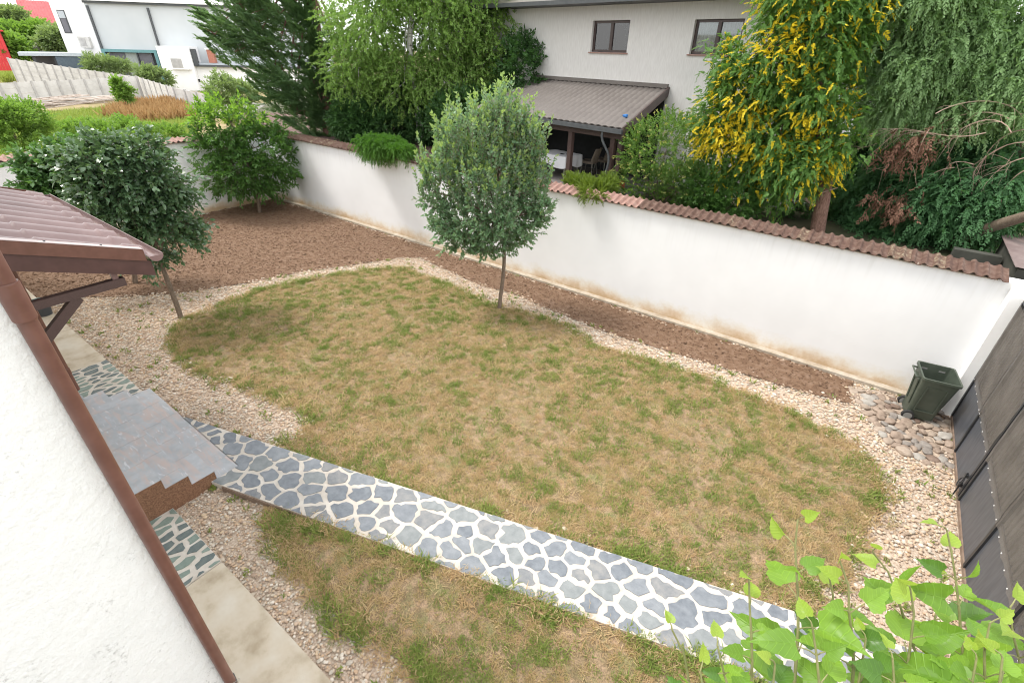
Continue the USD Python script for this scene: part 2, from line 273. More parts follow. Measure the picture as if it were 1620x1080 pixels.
M['terrace_roof'] = mat('brown_grey_roof_tile', (.115, .10, .092), (.14, .124, .114), scale=1.2, rough=.5)
M['window_brown'] = mat('brown_window_frame', (.045, .028, .026), (.065, .042, .038), rough=.4)
M['glass'] = windowglass('window_glass')
M['curtain'] = mat('grey_curtain', (.2, .23, .22), (.46, .5, .48), scale=5, rough=.9, stretch=(14, 14, .15))
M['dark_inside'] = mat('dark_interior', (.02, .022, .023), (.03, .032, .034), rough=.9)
M['paving'] = mat('terrace_paving', (.16, .14, .135), (.22, .2, .19), scale=3, rough=.8)
M['cloth'] = mat('white_tablecloth', (.72, .72, .75), (.8, .8, .83), scale=4, rough=.9)
M['chair'] = mat('taupe_chair_fabric', (.25, .2, .165), (.31, .255, .215), scale=20, rough=.9)
M['chrome'] = mat('brushed_leg_metal', (.5, .49, .46), rough=.3, metallic=.8)
M['blue'] = mat('blue_rag', (.02, .1, .3), (.03, .15, .4), rough=.8)
M['white_house'] = mat('white_house_wall', (.80, .80, .80), (.84, .84, .84), scale=.4, rough=.9)
M['grey_house'] = mat('pale_grey_house_wall', (.47, .50, .515), (.51, .535, .55), scale=.3, rough=.9)
M['slate_blue'] = mat('slate_blue_metal', (.06, .085, .11), (.085, .115, .14), rough=.5)
M['teal'] = mat('teal_frame', (.10, .23, .24), (.13, .28, .29), rough=.5)
M['dark_gutter'] = mat('dark_gutter', (.05, .055, .06), (.07, .075, .08), rough=.5)
M['dark_grey_panel'] = mat('dark_grey_panel', (.11, .11, .13), (.14, .14, .16), scale=2, rough=.5)
M['light_flat'] = mat('carport_roof', (.36, .4, .43), (.45, .49, .52), rough=.5)
M['red_roof'] = mat('red_tile_roof', (.42, .075, .085), (.52, .12, .125), scale=1.5, rough=.55)
M['red_wall'] = mat('red_painted_sheet', (.55, .03, .035), (.6, .04, .045), rough=.5)
M['pink_wall'] = mat('pale_pink_wall', (.52, .36, .31), (.58, .42, .37), rough=.9)
M['brick'] = mat('brick_stack', (.35, .13, .085), (.45, .2, .14), scale=12, rough=.9)
M['fence_conc'] = mat('concrete_fence_panel', (.46, .45, .43), (.58, .57, .55), scale=1.2, rough=.9, bump=.15, bscale=20)
M['fence_grey'] = mat('concrete_fence_post', (.33, .32, .31), (.43, .42, .41), scale=2, rough=.9)
M['plank'] = mat('weathered_plank', (.42, .34, .28), (.66, .58, .52), scale=2.5, rough=.9, isl=.15)
M['wild_ground'] = mat('wild_lot_ground', (.14, .12, .05), (.25, .2, .09), scale=.35, rough=.95, c3=(.32, .25, .14))
M['mulch'] = mat('bark_mulch', (.085, .05, .042), (.14, .085, .072), scale=9, rough=.95, bump=.9, bscale=16, bdist=.05, c3=(.2, .135, .12))
M['neighbour_ground'] = mat('neighbour_ground', (.04, .05, .02), (.09, .085, .045), scale=1.5, rough=.95, bump=.5, bscale=14)
M['shed_roof'] = mat('brown_corrugated_sheet', (.14, .10, .095), (.2, .155, .145), scale=3, rough=.5, stretch=(1, 1, 1))
M['shed_wall'] = mat('mossy_dark_wall', (.035, .036, .03), (.07, .07, .058), scale=2, rough=.9)
M['bucket'] = mat('dark_bucket_plastic', (.035, .04, .045), (.05, .055, .06), rough=.5)
M['teal_plastic'] = mat('teal_plastic', (.05, .25, .26), (.07, .3, .3), rough=.4)

# ------------------------------------------------------------------ areas of the garden
XL, YW, XG = -21.5, 11.5, 2.7
PO = V(*gz(310, 665, .12)[:2]); PT = V(*gz(1190, 945, .12)[:2]); pdir = nrm(PT-PO); pn = V(-pdir[1], pdir[0])   # the path's far edge
PW = .985; far_o = PO-pdir*1.2
path_poly = Polygon([far_o, PO+pdir*15, PO+pdir*15-pn*PW, far_o-pn*PW]).intersection(sbox(-30, 1.99, 2.62, 12).union(sbox(-6.828, 1.45, 2.62, 12))).difference(sbox(-10.2, -3, -6.828, 2.0))
lawn_px = [(272,520),(290,507),(330,487),(372,470),(430,455),(500,440),(560,430),(628,423),(680,440),(720,455),(768,480),(830,495),(893,514),(948,547),(1000,565),(1060,580),(1130,605),(1200,632),(1270,660),(1330,690),(1375,730),(1396,770),(1388,800),(1374,830),(1352,880),(1325,915),(1290,945),(1240,985),(1120,1000),(800,880),(450,720),(440,703),(468,693),(497,665),(490,650),(455,640),(430,625),(395,610),(345,600),(300,580),(275,560)]
lawn = Polygon(G2(lawn_px, .03)).buffer(.12).buffer(-.12).difference(path_poly.buffer(.01))
_n = rndp = np.random.default_rng(77); _pts = [lawn.exterior.interpolate(t) for t in np.arange(0, lawn.exterior.length, .16)]
lawn = Polygon([(p.x+_n.normal(0, .055), p.y+_n.normal(0, .055)) for p in _pts]).buffer(.02).difference(path_poly.buffer(.01))
if lawn.geom_type != 'Polygon': lawn = max(lawn.geoms, key=lambda g: g.area)
lawn2_px = [(425,822),(440,850),(455,885),(500,930),(545,985),(605,1015),(650,1060),(675,1090),(900,1240),(1250,1240),(1250,1120),(1090,1040),(700,900),(440,800)]
lawn2 = Polygon(G2(lawn2_px, .03)).difference(path_poly.buffer(.01))
if lawn2.geom_type != 'Polygon': lawn2 = max(lawn2.geoms, key=lambda g: g.area)
soil_px = [(130,472),(200,470),(290,465),(400,447),(480,431),(560,420),(630,409),(665,409),(700,425),(760,453),(820,468),(860,487),(960,527),(1060,558),(1160,588),(1260,618),(1345,640)]
sp = G2(soil_px); soil = Polygon([(XL+.02, 1.2), (-16.2, 1.95)]+sp+[(1.0, 11.36), (XL+.1, 11.36)])
yard = sbox(XL, -3, XG, YW)
walk_u = sbox(-21.5, 1.0, -10.22, 1.9); walk_l = sbox(-6.83, .3, 4, 1.0); porch_fp = sbox(-10.2, .2, -6.83, 2.0)
house_fp = Polygon([(-3.63, .30), (-10.27, .30), (-10.27, 1.0), (-21.4, 1.0), (-21.4, -9), (5, -9), (5, -2.5), (-3.63, -2.5)])
cobble_px = [(1345,615),(1400,620),(1440,640),(1500,655),(1505,700),(1503,745),(1465,735),(1400,700),(1380,665),(1352,640)]
cobble_poly = Polygon(G2(cobble_px))
gravel = yard.difference(lawn.buffer(-.03)).difference(lawn2.buffer(-.03)).difference(path_poly).difference(walk_u).difference(walk_l).difference(porch_fp).difference(house_fp).difference(soil.buffer(-.12)).difference(cobble_poly.buffer(-.1))

def rnd(seed): return np.random.default_rng(seed)
#==SETTING==
# outer ground, one sheet out to the horizon, with a hole-free plateau for the neighbour laid on top
gnd = trimesh.creation.box(bounds=[[-600, -300, -.6], [300, 700, -.06]])
single('ground', gnd, M['wild_ground'], 'dry grassy ground of the open lots out to the horizon', kind='structure')
single('gravel_ground', prism(sbox(XL, -2.6, XG+.1, YW), -.05, -.004), M['gravel_bed'], 'sandy bed under the pale gravel of the yard', kind='structure')
NBZ = 2.3
nb_poly = Polygon([(-60, 40), (-36, 20), (-30, 15.2), (-25, 12.05), (-21.8, 11.95), (12, 11.95), (40, 11.95), (40, 60), (-60, 60)])
single('neighbour_ground', prism(nb_poly, -.05, NBZ), M['neighbour_ground'], 'raised ground of the neighbouring garden behind the white wall', kind='structure')
mulch_poly = Polygon([(-21.7, 11.98), (-25, 12.1), (-30.3, 15.4), (-28, 18), (-16, 17), (-14, 14), (-13.5, 11.98)])
r = rnd(1)
single('mulch_bed', grid_sheet(mulch_poly, .14, lambda x, y: NBZ+.06+.16*np.clip((-13.5-x)/4, 0, 1)+.05*fbm(np.stack([x*5, y*5, 0*x], -1))), M['mulch'], 'reddish brown bark mulch bed behind the far corner of the white wall', kind='structure')
# lawn
def lift(x, y):   # the turf below the path banks up against its edge
    d = (np.stack([x, y], -1)-(far_o-pn*PW))@(-pn); t = (np.stack([x, y], -1)-far_o)@pdir
    return .075*np.clip(1-d/.5, 0, 1)*np.clip((t-3.6)/1.2, 0, 1)*(d > -.05)
def lawn_z(x, y): return .012+.035*fbm(np.stack([x*2.2, y*2.2, 0*x], -1), 4, 3)
single('lawn', [grid_sheet(lawn, .05, lawn_z), grid_sheet(lawn2, .05, lambda x, y: lawn_z(x, y)+lift(x, y))], M['lawn'], 'patchy sunburnt lawn, straw coloured with green tufts', kind='structure', smooth=True)
soil_z = lambda x, y: -.005+.03*fbm(np.stack([x*3.5, y*3.5, 0*x], -1), 2, 9)+.034*fbm(np.stack([x*16, y*16, 0*x], -1), 2, 4)
single('soil_bed', grid_sheet(soil, .045, soil_z), M['soil'], 'freshly tilled brown soil bed along the white wall', kind='structure', smooth=True)
# instancers
def instancer(name, label, protos, P, yaw, scale, pick, tilt=None, category=None):
    pi = UsdGeom.PointInstancer.Define(stage, numbered('/World', name))
    setd(pi.GetPrim(), label, category, kind='stuff'); rel = pi.CreatePrototypesRel()
    for i, (nm, mesh, mt, sm) in enumerate(protos):
        p = str(pi.GetPath())+f'/{nm}'+(f'_{i:03d}' if i else '')
        usdkit.mesh(stage, p, mesh, mt, smooth=sm); rel.AddTarget(p)
    n = len(P)
    pi.CreatePositionsAttr(Vt.Vec3fArray.FromNumpy(np.asarray(P, np.float32)))
    pi.CreateProtoIndicesAttr(Vt.IntArray.FromNumpy(np.asarray(pick, np.int32)))
    sc = np.asarray(scale, np.float32); sc = np.repeat(sc[:, None], 3, 1) if sc.ndim == 1 else sc
    pi.CreateScalesAttr(Vt.Vec3fArray.FromNumpy(sc))
    q = np.zeros((n, 4)); q[:, 0] = np.cos(yaw/2); q[:, 3] = np.sin(yaw/2)
    if tilt is not None:
        t, az = tilt; qt = np.stack([np.cos(t/2), np.sin(t/2)*np.cos(az), np.sin(t/2)*np.sin(az), 0*t], 1)
        w1, x1, y1, z1 = qt.T; w2, x2, y2, z2 = q.T
        q = np.stack([w1*w2-x1*x2-y1*y2-z1*z2, w1*x2+x1*w2+y1*z2-z1*y2, w1*y2-x1*z2+y1*w2+z1*x2, w1*z2+x1*y2-y1*x2+z1*w2], 1)
    pi.CreateOrientationsAttr(Vt.QuathArray([Gf.Quath(*map(float, a)) for a in q]))
    return pi
def lump(seed, sx, sy, sz, sub=1, amp=.35):
    m = trimesh.creation.icosphere(sub, 1.0); v = m.vertices*(1+amp*(fbm(m.vertices*1.1+seed*7.3, 2, seed)-.5)[:, None]*2)
    return trimesh.Trimesh(v*[sx, sy, sz], m.faces, process=False)
r = rnd(5)
protos = [('pebble', lump(i, 1, .78, .52), M['pebbles'][i], True) for i in range(10)]
def gravel_pts(poly, dens): return pts_in(r, poly, int(poly.area*dens))
near = gravel.intersection(sbox(-9.5, -1, XG, 6)); farp = gravel.difference(sbox(-9.5, -1, XG, 6))
Pn, Pf = gravel_pts(near, 900), gravel_pts(farp, 560)
def edge_scatter(poly, n, w):
    L = poly.exterior; out = []
    for _ in range(n):
        p = L.interpolate(r.uniform(0, L.length)); q = (p.x+r.normal(0, w), p.y+r.normal(0, w))
        if not path_poly.contains(Point(q)) and not house_fp.contains(Point(q)) and not walk_l.contains(Point(q)) and yard.contains(Point(q)): out.append(q)
    return np.array(out)
Pe = np.vstack([edge_scatter(lawn, 2200, .1), edge_scatter(soil, 2200, .1)])
P2 = np.vstack([Pn, Pf, Pe]); sz = np.concatenate([r.lognormal(math.log(.0165), .3, len(Pn)), r.lognormal(math.log(.0205), .28, len(Pf)), r.lognormal(math.log(.02), .3, len(Pe))]).clip(.009, .05)
ez = np.concatenate([np.zeros(len(Pn)+len(Pf)), np.full(len(Pe), .012)])
instancer('gravel', 'pale beige and pinkish pebbles covering the yard around the lawn', protos, np.column_stack([P2, ez+sz*.2+r.uniform(0, .012, len(P2))]), r.uniform(0, 6.28, len(P2)), sz, r.choice(10, len(P2), p=V(16, 14, 11, 10, 12, 8, 10, 9, 4, 6)/100), (r.uniform(0, .5, len(P2)), r.uniform(0, 6.28, len(P2))))
ns = int(soil.area*280); P2 = pts_in(r, soil, ns); sz = r.lognormal(math.log(.0135), .42, ns).clip(.007, .04)
instancer('soil_clods', 'crumbly brown clods lying over the tilled bed', [('clod', lump(20+i, 1, .85, .7, 1, .6), M['clods'][i % 3], False) for i in range(6)],
          np.column_stack([P2, soil_z(P2[:, 0], P2[:, 1])+sz*.15]), r.uniform(0, 6.28, ns), sz, r.integers(0, 6, ns), (r.uniform(0, .8, ns), r.uniform(0, 6.28, ns)))
def tuft(seed, n, h, w, spread, lean=.7):
    q = rnd(seed); vs, fs = [], []
    for i in range(n):
        a = q.uniform(0, 6.28); rr = spread*math.sqrt(q.uniform()); b = V(rr*math.cos(a), rr*math.sin(a), -.004); la = q.uniform(0, 6.28); hh = h*q.uniform(.5, 1.15); ln = hh*lean*q.uniform(.3, 1.3)
        s = V(-math.sin(la), math.cos(la), 0)*w/2; d = V(math.cos(la), math.sin(la), 0)
        vs += [b-s, b+s, b+d*ln*.45+V(0, 0, hh*.65)-s*.8, b+d*ln*.45+V(0, 0, hh*.65)+s*.8, b+d*ln+V(0, 0, hh)]
        k = 5*i; fs += [[k, k+1, k+3], [k, k+3, k+2], [k+2, k+3, k+4]]
    return np.array(vs), np.array(fs)
r = rnd(6)
tp = [('tuft', tuft(i, 22, .032, .0058, .065, 1.7), M['dry'][i % 3], False) for i in range(6)]+[('tuft', tuft(10+i, 20, .042, .0065, .055, 1.2), M['green'][i % 2], False) for i in range(4)]
both = [lawn, lawn2]; P2 = np.vstack([pts_in(r, g, int(g.area*360)) for g in both]+[np.array([(q.x+r.normal(0, .11), q.y+r.normal(0, .11)) for q in (g.exterior.interpolate(t) for t in r.uniform(0, g.exterior.length, 1500))]) for g in both])
P2 = P2[~contains_xy(path_poly.buffer(-.03), P2[:, 0], P2[:, 1]) & (P2[:, 0] < XG-.05)]
gm = fbm(np.column_stack([P2*1.5, 0*P2[:, 0]]), 2, 31)*.5+.25+.55*(fbm(np.column_stack([P2*5.5, 0*P2[:, 0]]), 3, 8)-.5)*2
ed = np.array([min(g.exterior.distance(Point(p)) for g in both) for p in P2])
isg = (gm+np.where(ed < .16, .09, 0)) > r.normal(.66, .17, len(P2))
bare = fbm(np.column_stack([P2*.9, 0*P2[:, 0]]), 3, 55) < .40
pick = np.where(isg, 6+r.integers(0, 4, len(P2)), r.integers(0, 6, len(P2)))
keep = np.where(bare, r.uniform(size=len(P2)) < .45, isg | (r.uniform(size=len(P2)) < .9)); P2, pick, isg, ed = P2[keep], pick[keep], isg[keep], ed[keep]
sc = r.lognormal(0, .32, len(P2)).clip(.5, 2.)*np.where(isg, 1., .9)*np.where(ed < .12, 1.35, 1)
instancer('grass', 'short straw coloured and green grass tufts of the lawn', tp, np.column_stack([P2, lawn_z(P2[:, 0], P2[:, 1])+lift(P2[:, 0], P2[:, 1])]), r.uniform(0, 6.28, len(P2)), sc, pick)
# weeds in the gravel and by the path
wk = pts_in(r, gravel.intersection(sbox(-15, .5, XG, 11.4)), 330); we = np.array([tuple(PO+pdir*r.uniform(0, 12)+pn*(r.choice([.05, -PW-.06])+r.normal(0, .03))) for _ in range(150)])
P2 = np.vstack([wk, we]); ok = ~contains_xy(path_poly, P2[:, 0], P2[:, 1]) & (P2[:, 1] > 1.05); P2 = P2[ok]
instancer('weeds', 'small green weeds sprouting in the gravel and along the path edges', [('tuft', tuft(40+i, 12, .06, .018, .05, 1.3), M['green'][i % 2], False) for i in range(3)], np.column_stack([P2, np.full(len(P2), .012)]), r.uniform(0, 6.28, len(P2)), r.uniform(.5, 1.3, len(P2)), r.integers(0, 3, len(P2)))

# ------------------------------------------------------------------ stone path, porch, walkways
def flagstones(node, poly, z, spacing, mats, seed, inset=.03, stretch=(1, 1), rot=0., thick=.009, rough=.012):
    q = rnd(seed); W = affinity.rotate(poly, -rot, origin=(0, 0), use_radians=True); W = affinity.scale(W, 1/stretch[0], 1/stretch[1], origin=(0, 0))
    x0, y0, x1, y1 = W.bounds; pts = []
    tries = 0
    while tries < 30000:
        tries += 1; p = q.uniform((x0-.3, y0-.3), (x1+.3, y1+.3)); s = spacing*q.choice([.55, .9, 1.2], p=[.2, .4, .4])
        if all((p[0]-a)**2+(p[1]-b)**2 > ((s+c)/2)**2 for a, b, c in pts): pts.append((*p, s))
    P = np.array([p[:2] for p in pts]); vor = Voronoi(np.vstack([P, [[x0-50, y0], [x1+50, y1], [x0, y0-50], [x1, y1+50]]]))
    n = 0
    for i in range(len(P)):
        reg = vor.regions[vor.point_region[i]]
        if -1 in reg or len(reg) < 3: continue
        g = Polygon(vor.vertices[reg])
        if g.intersection(W).area < .002: continue
        g = g.intersection(W.buffer(.3))
        g = affinity.rotate(affinity.scale(g, *stretch, origin=(0, 0)), rot, origin=(0, 0), use_radians=True)
        g = g.buffer(-inset*q.uniform(.7, 1.35)).simplify(.02).intersection(poly.buffer(-.003))
        if g.is_empty or g.geom_type != 'Polygon' or g.area < .0022: continue
        # break the straight edges and nick the corners
        ring = []
        c = np.array(g.exterior.coords)[:-1]
        for a, b in zip(c, np.roll(c, -1, 0)):
            L = np.linalg.norm(b-a); k = max(1, int(L/.055)); nn = V(-(b-a)[1], (b-a)[0])/(L+1e-9)
            for t in range(k): ring.append(a+(b-a)*(t/k)+nn*q.normal(0, rough*.55)*(t > 0)+q.normal(0, .004, 2))
        g = Polygon(ring).buffer(0).buffer(-.005, quad_segs=1).buffer(.005, quad_segs=1).intersection(poly.buffer(-.004))
        if g.is_empty: continue
        if g.geom_type != 'Polygon': g = max(g.geoms, key=lambda a: a.area)
        g = g.simplify(.004)
        if g.area < .002: continue
        h = thick*q.uniform(.5, 1.4)
        m = prism(g, z-.012, z+h); top = m.vertices[:, 2] > z
        m.vertices[top, 2] += (m.vertices[top, :2]-g.centroid.coords[0])@q.normal(0, .008, 2)
        node.add('flagstone', m, mats[q.choice(len(mats))]); n += 1
    return n
path = thing('stone_path', 'crazy paved garden path of blue grey slate in white mortar', kind='structure')
path.add('mortar_slab', prism(path_poly, -.04, .12), M['mortar'])
side = LineString([far_o-pn*PW, PO+pdir*15-pn*PW]).intersection(sbox(-6.62, 0, 2.6, 12))
path.add('slab_edge', prism(side.buffer(.018, cap_style=2), -.04, .105), M['slab_side'])
flagstones(path, path_poly, .12, .325, M['slates'], 11, rot=math.atan2(pdir[1], pdir[0]), stretch=(1.12, .95), inset=.031, rough=.03)
for pl, lb, sd in ((sbox(-6.82, .32, -5.4, 1.0), 'short paved strip of dark slate in white mortar beside the brown step side', 12), (sbox(-12.12, 1.02, -10.22, 1.9), 'paved slate strip beyond the porch in front of the cream wall', 13)):
    st = thing('paved_strip', lb, kind='structure'); st.add('mortar_slab', prism(pl, -.04, .065), M['mortar'])
    flagstones(st, pl, .065, .27, M['greens'], sd, stretch=(.72, 1.25), inset=.032)
wk = thing('walkway', 'pale stained concrete walkway along the foot of the house', kind='structure')
for a, b in ((-14.3, -12.125), (-16.5, -14.315), (-18.7, -16.515), (-20.9, -18.715)): wk.add('concrete_slab', box(a, b, 1.0, 1.9, -.04, .05), M['concrete'])
for a, b in ((-5.39, -2.6), (-2.585, .5), (.515, 3.6)): wk.add('concrete_slab', box(a, b, .3, 1.0, -.04, .045), M['concrete'])
# porch: landing and three treads
po = thing('porch_steps', 'tiled porch landing with steps in slate look tiles and brown sides', kind='structure')
lv = [(.12, 1.66, 2.0), (.28, 1.33, 1.66), (.46, 1.02, 1.33), (.64, .3, 1.02)]
prof = Polygon([(.3, -.04), (2.0, -.04), (2.0, .105), (1.66, .105), (1.66, .265), (1.33, .265), (1.33, .445), (1.02, .445), (1.02, .625), (.3, .625)])
core = trimesh.creation.extrude_polygon(prof, 3.37, engine='earcut'); core.apply_transform(np.array([[0, 0, 1, -10.2], [1, 0, 0, 0], [0, 1, 0, 0], [0, 0, 0, 1.]]))
po.add('step_body', core, M['granule'])
r = rnd(15)
for k, (z, y0, y1) in enumerate(lv):
    po.add('grout_bed', box(-10.2, -6.83, y0+.001, y1+.004, z-.014, z-.0035), M['grout'])
    off = [.0, .3, .12, .4][k]; xs = [-10.205]+[x for x in np.arange(-10.2+off, -6.9, .6) if -10.1 < x < -6.95]+[-6.822]
    ys = [y0, y1+.012] if y1-y0 < .5 else [y0, .66, y1+.012]
    for yb, ye in zip(ys, ys[1:]):
        for a, b in zip(xs, xs[1:]):
            m = box(a+.0025, b-.0025, yb+.0025, ye-.0025, z-.012, z)
            po.add('tile', m, M['tile'])
    if k: 
        for a, b in zip(xs, xs[1:]): po.add('riser_tile', box(a+.0025, b-.0025, y1, y1+.008, lv[k-1][0]+.004, z-.0145), M['tile'])
# cobbles by the gate
cb = thing('cobble_patch', 'patch of round brown and grey river stones beside the bin', kind='structure'); r = rnd(21); got = []
for _ in range(6000):
    p = pts_in(r, cobble_poly, 1)[0]; s = r.uniform(.06, .13)
    if all(math.hypot(p[0]-a, p[1]-b) > (s+c)*.80 for a, b, c in got): got.append((*p, s))
for i, (x, y, s) in enumerate(got):
    m = lump(100+i, s*r.uniform(1., 1.3), s*r.uniform(.75, .95), s*r.uniform(.35, .55), 2, .5); m.apply_transform(trimesh.transformations.rotation_matrix(r.uniform(0, 6.28), [0, 0, 1])); m.apply_translation([x, y, r.uniform(.005, .03)])
    cb.add('cobble', m, M['cobbles'][r.choice(5, p=[.34, .26, .2, .1, .1])], smooth=True)

# ------------------------------------------------------------------ garden walls with tile coping
def coping_tile(wd, ln, seed):
    """roll and pan clay tile: width wd along x, slope down along -y, origin at its upper edge"""
    q = rnd(seed); u = np.linspace(0, 1, 9); prof = np.where(u < .52, .048*np.sin(u/.52*math.pi), -.008*np.sin((u-.52)/.48*math.pi))
    vs = []
    for yy in (0, -.5, -1):
        for dz in (0, -.014): vs.append(np.stack([u*wd*1.04, np.full(9, yy*ln), prof*(1 if yy else .92)+dz], 1))
    v = np.vstack(vs); f = []
    R = lambda row, lay: (row*2+lay)*9
    for row in (0, 1):
        for i in range(8):
            a, b, c, d = R(row, 0)+i, R(row, 0)+i+1, R(row+1, 0)+i+1, R(row+1, 0)+i; f += [[a, d, c], [a, c, b]]
            a, b, c, d = R(row, 1)+i, R(row, 1)+i+1, R(row+1, 1)+i+1, R(row+1, 1)+i; f += [[a, c, d], [a, b, c]]
    for row in (0, 2):
        for i in range(8):
            a, b, c, d = R(row, 0)+i, R(row, 0)+i+1, R(row, 1)+i+1, R(row, 1)+i; f += [[a, b, c], [a, c, d]] if row == 0 else [[a, c, b], [a, d, c]]
    v[:, 2] += q.normal(0, .002, len(v))
    return trimesh.Trimesh(v, f, process=False)
bw = thing('garden_wall', 'long white rendered garden wall with ochre damp stains and clay tile coping', 'wall', (-9, YW, 0))
bw.add('wall', box(XL-.3, 2.95, YW, YW+.27, -.1, 2.72), M['garden_wall'])
bw.add('kerb', [box(XL+.02, XG-.19, YW-.17, YW-.001, -.05, .085)], M['kerb'])
r = rnd(31); n = 0
for x in np.arange(XL-.1, 2.3, .178):
    t = coping_tile(.178, .47, n); t.apply_transform(trimesh.transformations.rotation_matrix(math.radians(13)+r.normal(0, .012), [1, 0, 0])); t.apply_translation([x, YW+.36+r.normal(0, .006), 2.855+r.normal(0, .004)])
    pale = -7.2 < x < -4.6
    bw.add('coping_tile', t, M['clay_pale'] if pale else M['clay_moss'] if r.uniform() < (.4 if x > 0 else .15) else M['clay'], smooth=30); n += 1
bw.add('coping_bed', [obox((XL-.1, YW-.06, 2.715), (23.9, 0, 0), (0, .42, .095), (0, 0, .012))], M['kerb'])
pil = bw.add('corner_pillar', box(2.52, 2.95, 11.17, YW-.001, -.05, 2.74), M['white_plain'])
lw = thing('garden_wall', 'white side wall at the far left end of the garden with pale coping', 'wall', (XL, 5, 0))
lw.add('wall', box(XL-.25, XL, -4, YW-.002, -.1, 2.70), M['garden_wall'])
for k, y in enumerate(np.arange(-1.5, 11.1, .178)):
    t = coping_tile(.178, .44, 300+k); t.apply_transform(trimesh.transformations.rotation_matrix(math.radians(13)+r.normal(0, .012), [1, 0, 0])); t.apply_transform(trimesh.transformations.rotation_matrix(math.pi/2, [0, 0, 1])); t.apply_translation([XL-.33, y, 2.84])
    lw.add('coping_tile', t, M['clay_pale'], smooth=30)
lw.add('coping_bed', [obox((XL+.06, -1.5, 2.70), (0, 12.8, 0), (-.4, 0, .09), (0, 0, .012))], M['kerb'])

#==HOUSE==
# ------------------------------------------------------------------ our house: near white corner, cream wall, canopy, pipes
ho = thing('house', 'white rough stuccoed house corner close by with cream entrance wall', 'house', (-7, -2, 0))
near_b = Polygon([(-3.63, .30), (-10.2, .30), (-10.2, -9), (5, -9), (5, -2.5), (-3.63, -2.5)])
# stucco face on the end wall is a displaced sheet, rough at its outer edge
ho.add('stucco_wall', prism(near_b, -.05, 8.5), M['stucco'])
nyy, nzz = 120, 240; Y_, Z_ = np.meshgrid(np.linspace(-2.2, .305, nyy), np.linspace(0, 6.2, nzz), indexing='ij')
dx = .004+.012*fbm(np.stack([Y_*22, Z_*22, 0*Y_], -1), 4, 5); ed = np.clip((Y_-.27)/.035, 0, 1)
vv = np.stack([-3.63+dx*(1-ed**2), Y_+.012*ed*(fbm(np.stack([Z_*30, 0*Z_, 0*Z_], -1), 3, 7)-.4), Z_], -1).reshape(-1, 3)
ii = np.arange(nyy*nzz).reshape(nyy, nzz); qd = np.stack([ii[:-1, :-1], ii[1:, :-1], ii[1:, 1:], ii[:-1, 1:]], -1).reshape(-1, 4)
ho.add('stucco_coat', trimesh.Trimesh(vv, np.vstack([qd[:, [0, 1, 2]], qd[:, [0, 2, 3]]]), process=False), M['stucco'], smooth=True)
ho.add('entrance_wall', box(-21.4, -10.27, -9, 1.0, -.05, 7.), M['cream'])
ho.add('plinth', box(-10.268, -10.2, .31, .985, .0, .72), M['slab_side'])
def pipe(x, y, z0, z1, rad, mt): return tube([(x, y, z0), (x, y, z1)], rad, 24)
PX, PY = -3.575, .315
dp = thing('downpipe', 'thick brown rainwater downpipe on the near white house corner', 'downpipe', (PX, PY, 0))
dp.add('pipe', [pipe(PX, PY, -.02, 4.67, .047, 0)], M['brown_paint'], smooth=30)
dp.add('socket', [tube([(PX, PY, 4.64), (PX, PY, 4.652), (PX, PY, 4.86), (PX, PY, 4.87)], [.05, .0565, .0575, .054], 28), pipe(PX, PY, 4.7, 7.5, .047, 0)], M['brown_paint'], smooth=30)
dp.add('strap', [tube([(PX, PY, .50), (PX, PY, .512)], .051, 24), bar((PX+.03, PY+.04, .505), (PX-.06, PY+.055, .505), .012, .03)], M['dark_gutter'])
wr = curve([(PX+.05, PY-.02, .60), (PX+.055, PY+.05, .55), (PX+.02, PY+.07, .50), (PX+.05, PY+.02, .44), (PX+.05, PY-.06, .40)], 14)
dp.add('tie_wire', tube(wr, .0025, 5), M['chrome'])
P2x, P2y = -10.215, 1.03
dq = thing('downpipe', 'brown downpipe under the canopy ending on the tiled porch', 'downpipe', (P2x, P2y, .64))
dq.add('pipe', [pipe(P2x, P2y, .65, 3.45, .05, 0), tube(curve([(P2x, P2y, 3.42), (P2x, P2y+.05, 3.53), (P2x-.1, 1.8, 3.62), (P2x-.12, 1.93, 3.7)], 10), .05, 16)], M['brown_paint'], smooth=30)
dq.add('socket', [tube([(P2x, P2y, .98), (P2x, P2y, .99), (P2x, P2y, 1.1), (P2x, P2y, 1.11)], [.051, .058, .058, .051], 20)], M['brown_paint'], smooth=30)
# canopy
ca = thing('entrance_canopy', 'brown metal roofed canopy over the porch with gutter and timber bracket', 'canopy', (-9, .3, 3.5))
XA, XB = -11.05, -6.86
rz = lambda y: 3.80-(y-1.86)*.372
nx, ny = 180, 70; xs = np.linspace(XA+.02, XB-.02, nx); ys = np.linspace(.28, 1.9, ny)
X_, Y_ = np.meshgrid(xs, ys, indexing='ij'); st = np.clip(((Y_-.28) % .72)/.72, 0, 1)
Z_ = rz(Y_)+.042*np.sin(X_*2*math.pi/.42)*(1-.1*st)+.020*(1-st)-.012
ii = np.arange(nx*ny).reshape(nx, ny); qd = np.stack([ii[:-1, :-1], ii[1:, :-1], ii[1:, 1:], ii[:-1, 1:]], -1).reshape(-1, 4); fs = np.vstack([qd[:, [0, 1, 2]], qd[:, [0, 2, 3]]])
V3 = np.stack([X_, Y_, Z_], -1).reshape(-1, 3)
cut = [XA, -9.9, -8.7, XB]                                     # three sheets
cxs = V3[fs].mean(1)[:, 0]
for a, b in zip(cut, cut[1:]):
    f = fs[(cxs >= a) & (cxs < b)]; use, inv = np.unique(f, return_inverse=True); v = V3[use]; f = inv.reshape(f.shape)
    v2 = v-[0, 0, .006]; ca.add('roof_sheet', trimesh.Trimesh(np.vstack([v, v2]), np.vstack([f, f[:, ::-1]+len(v)]), process=False), M['roof_metal'], smooth=True)
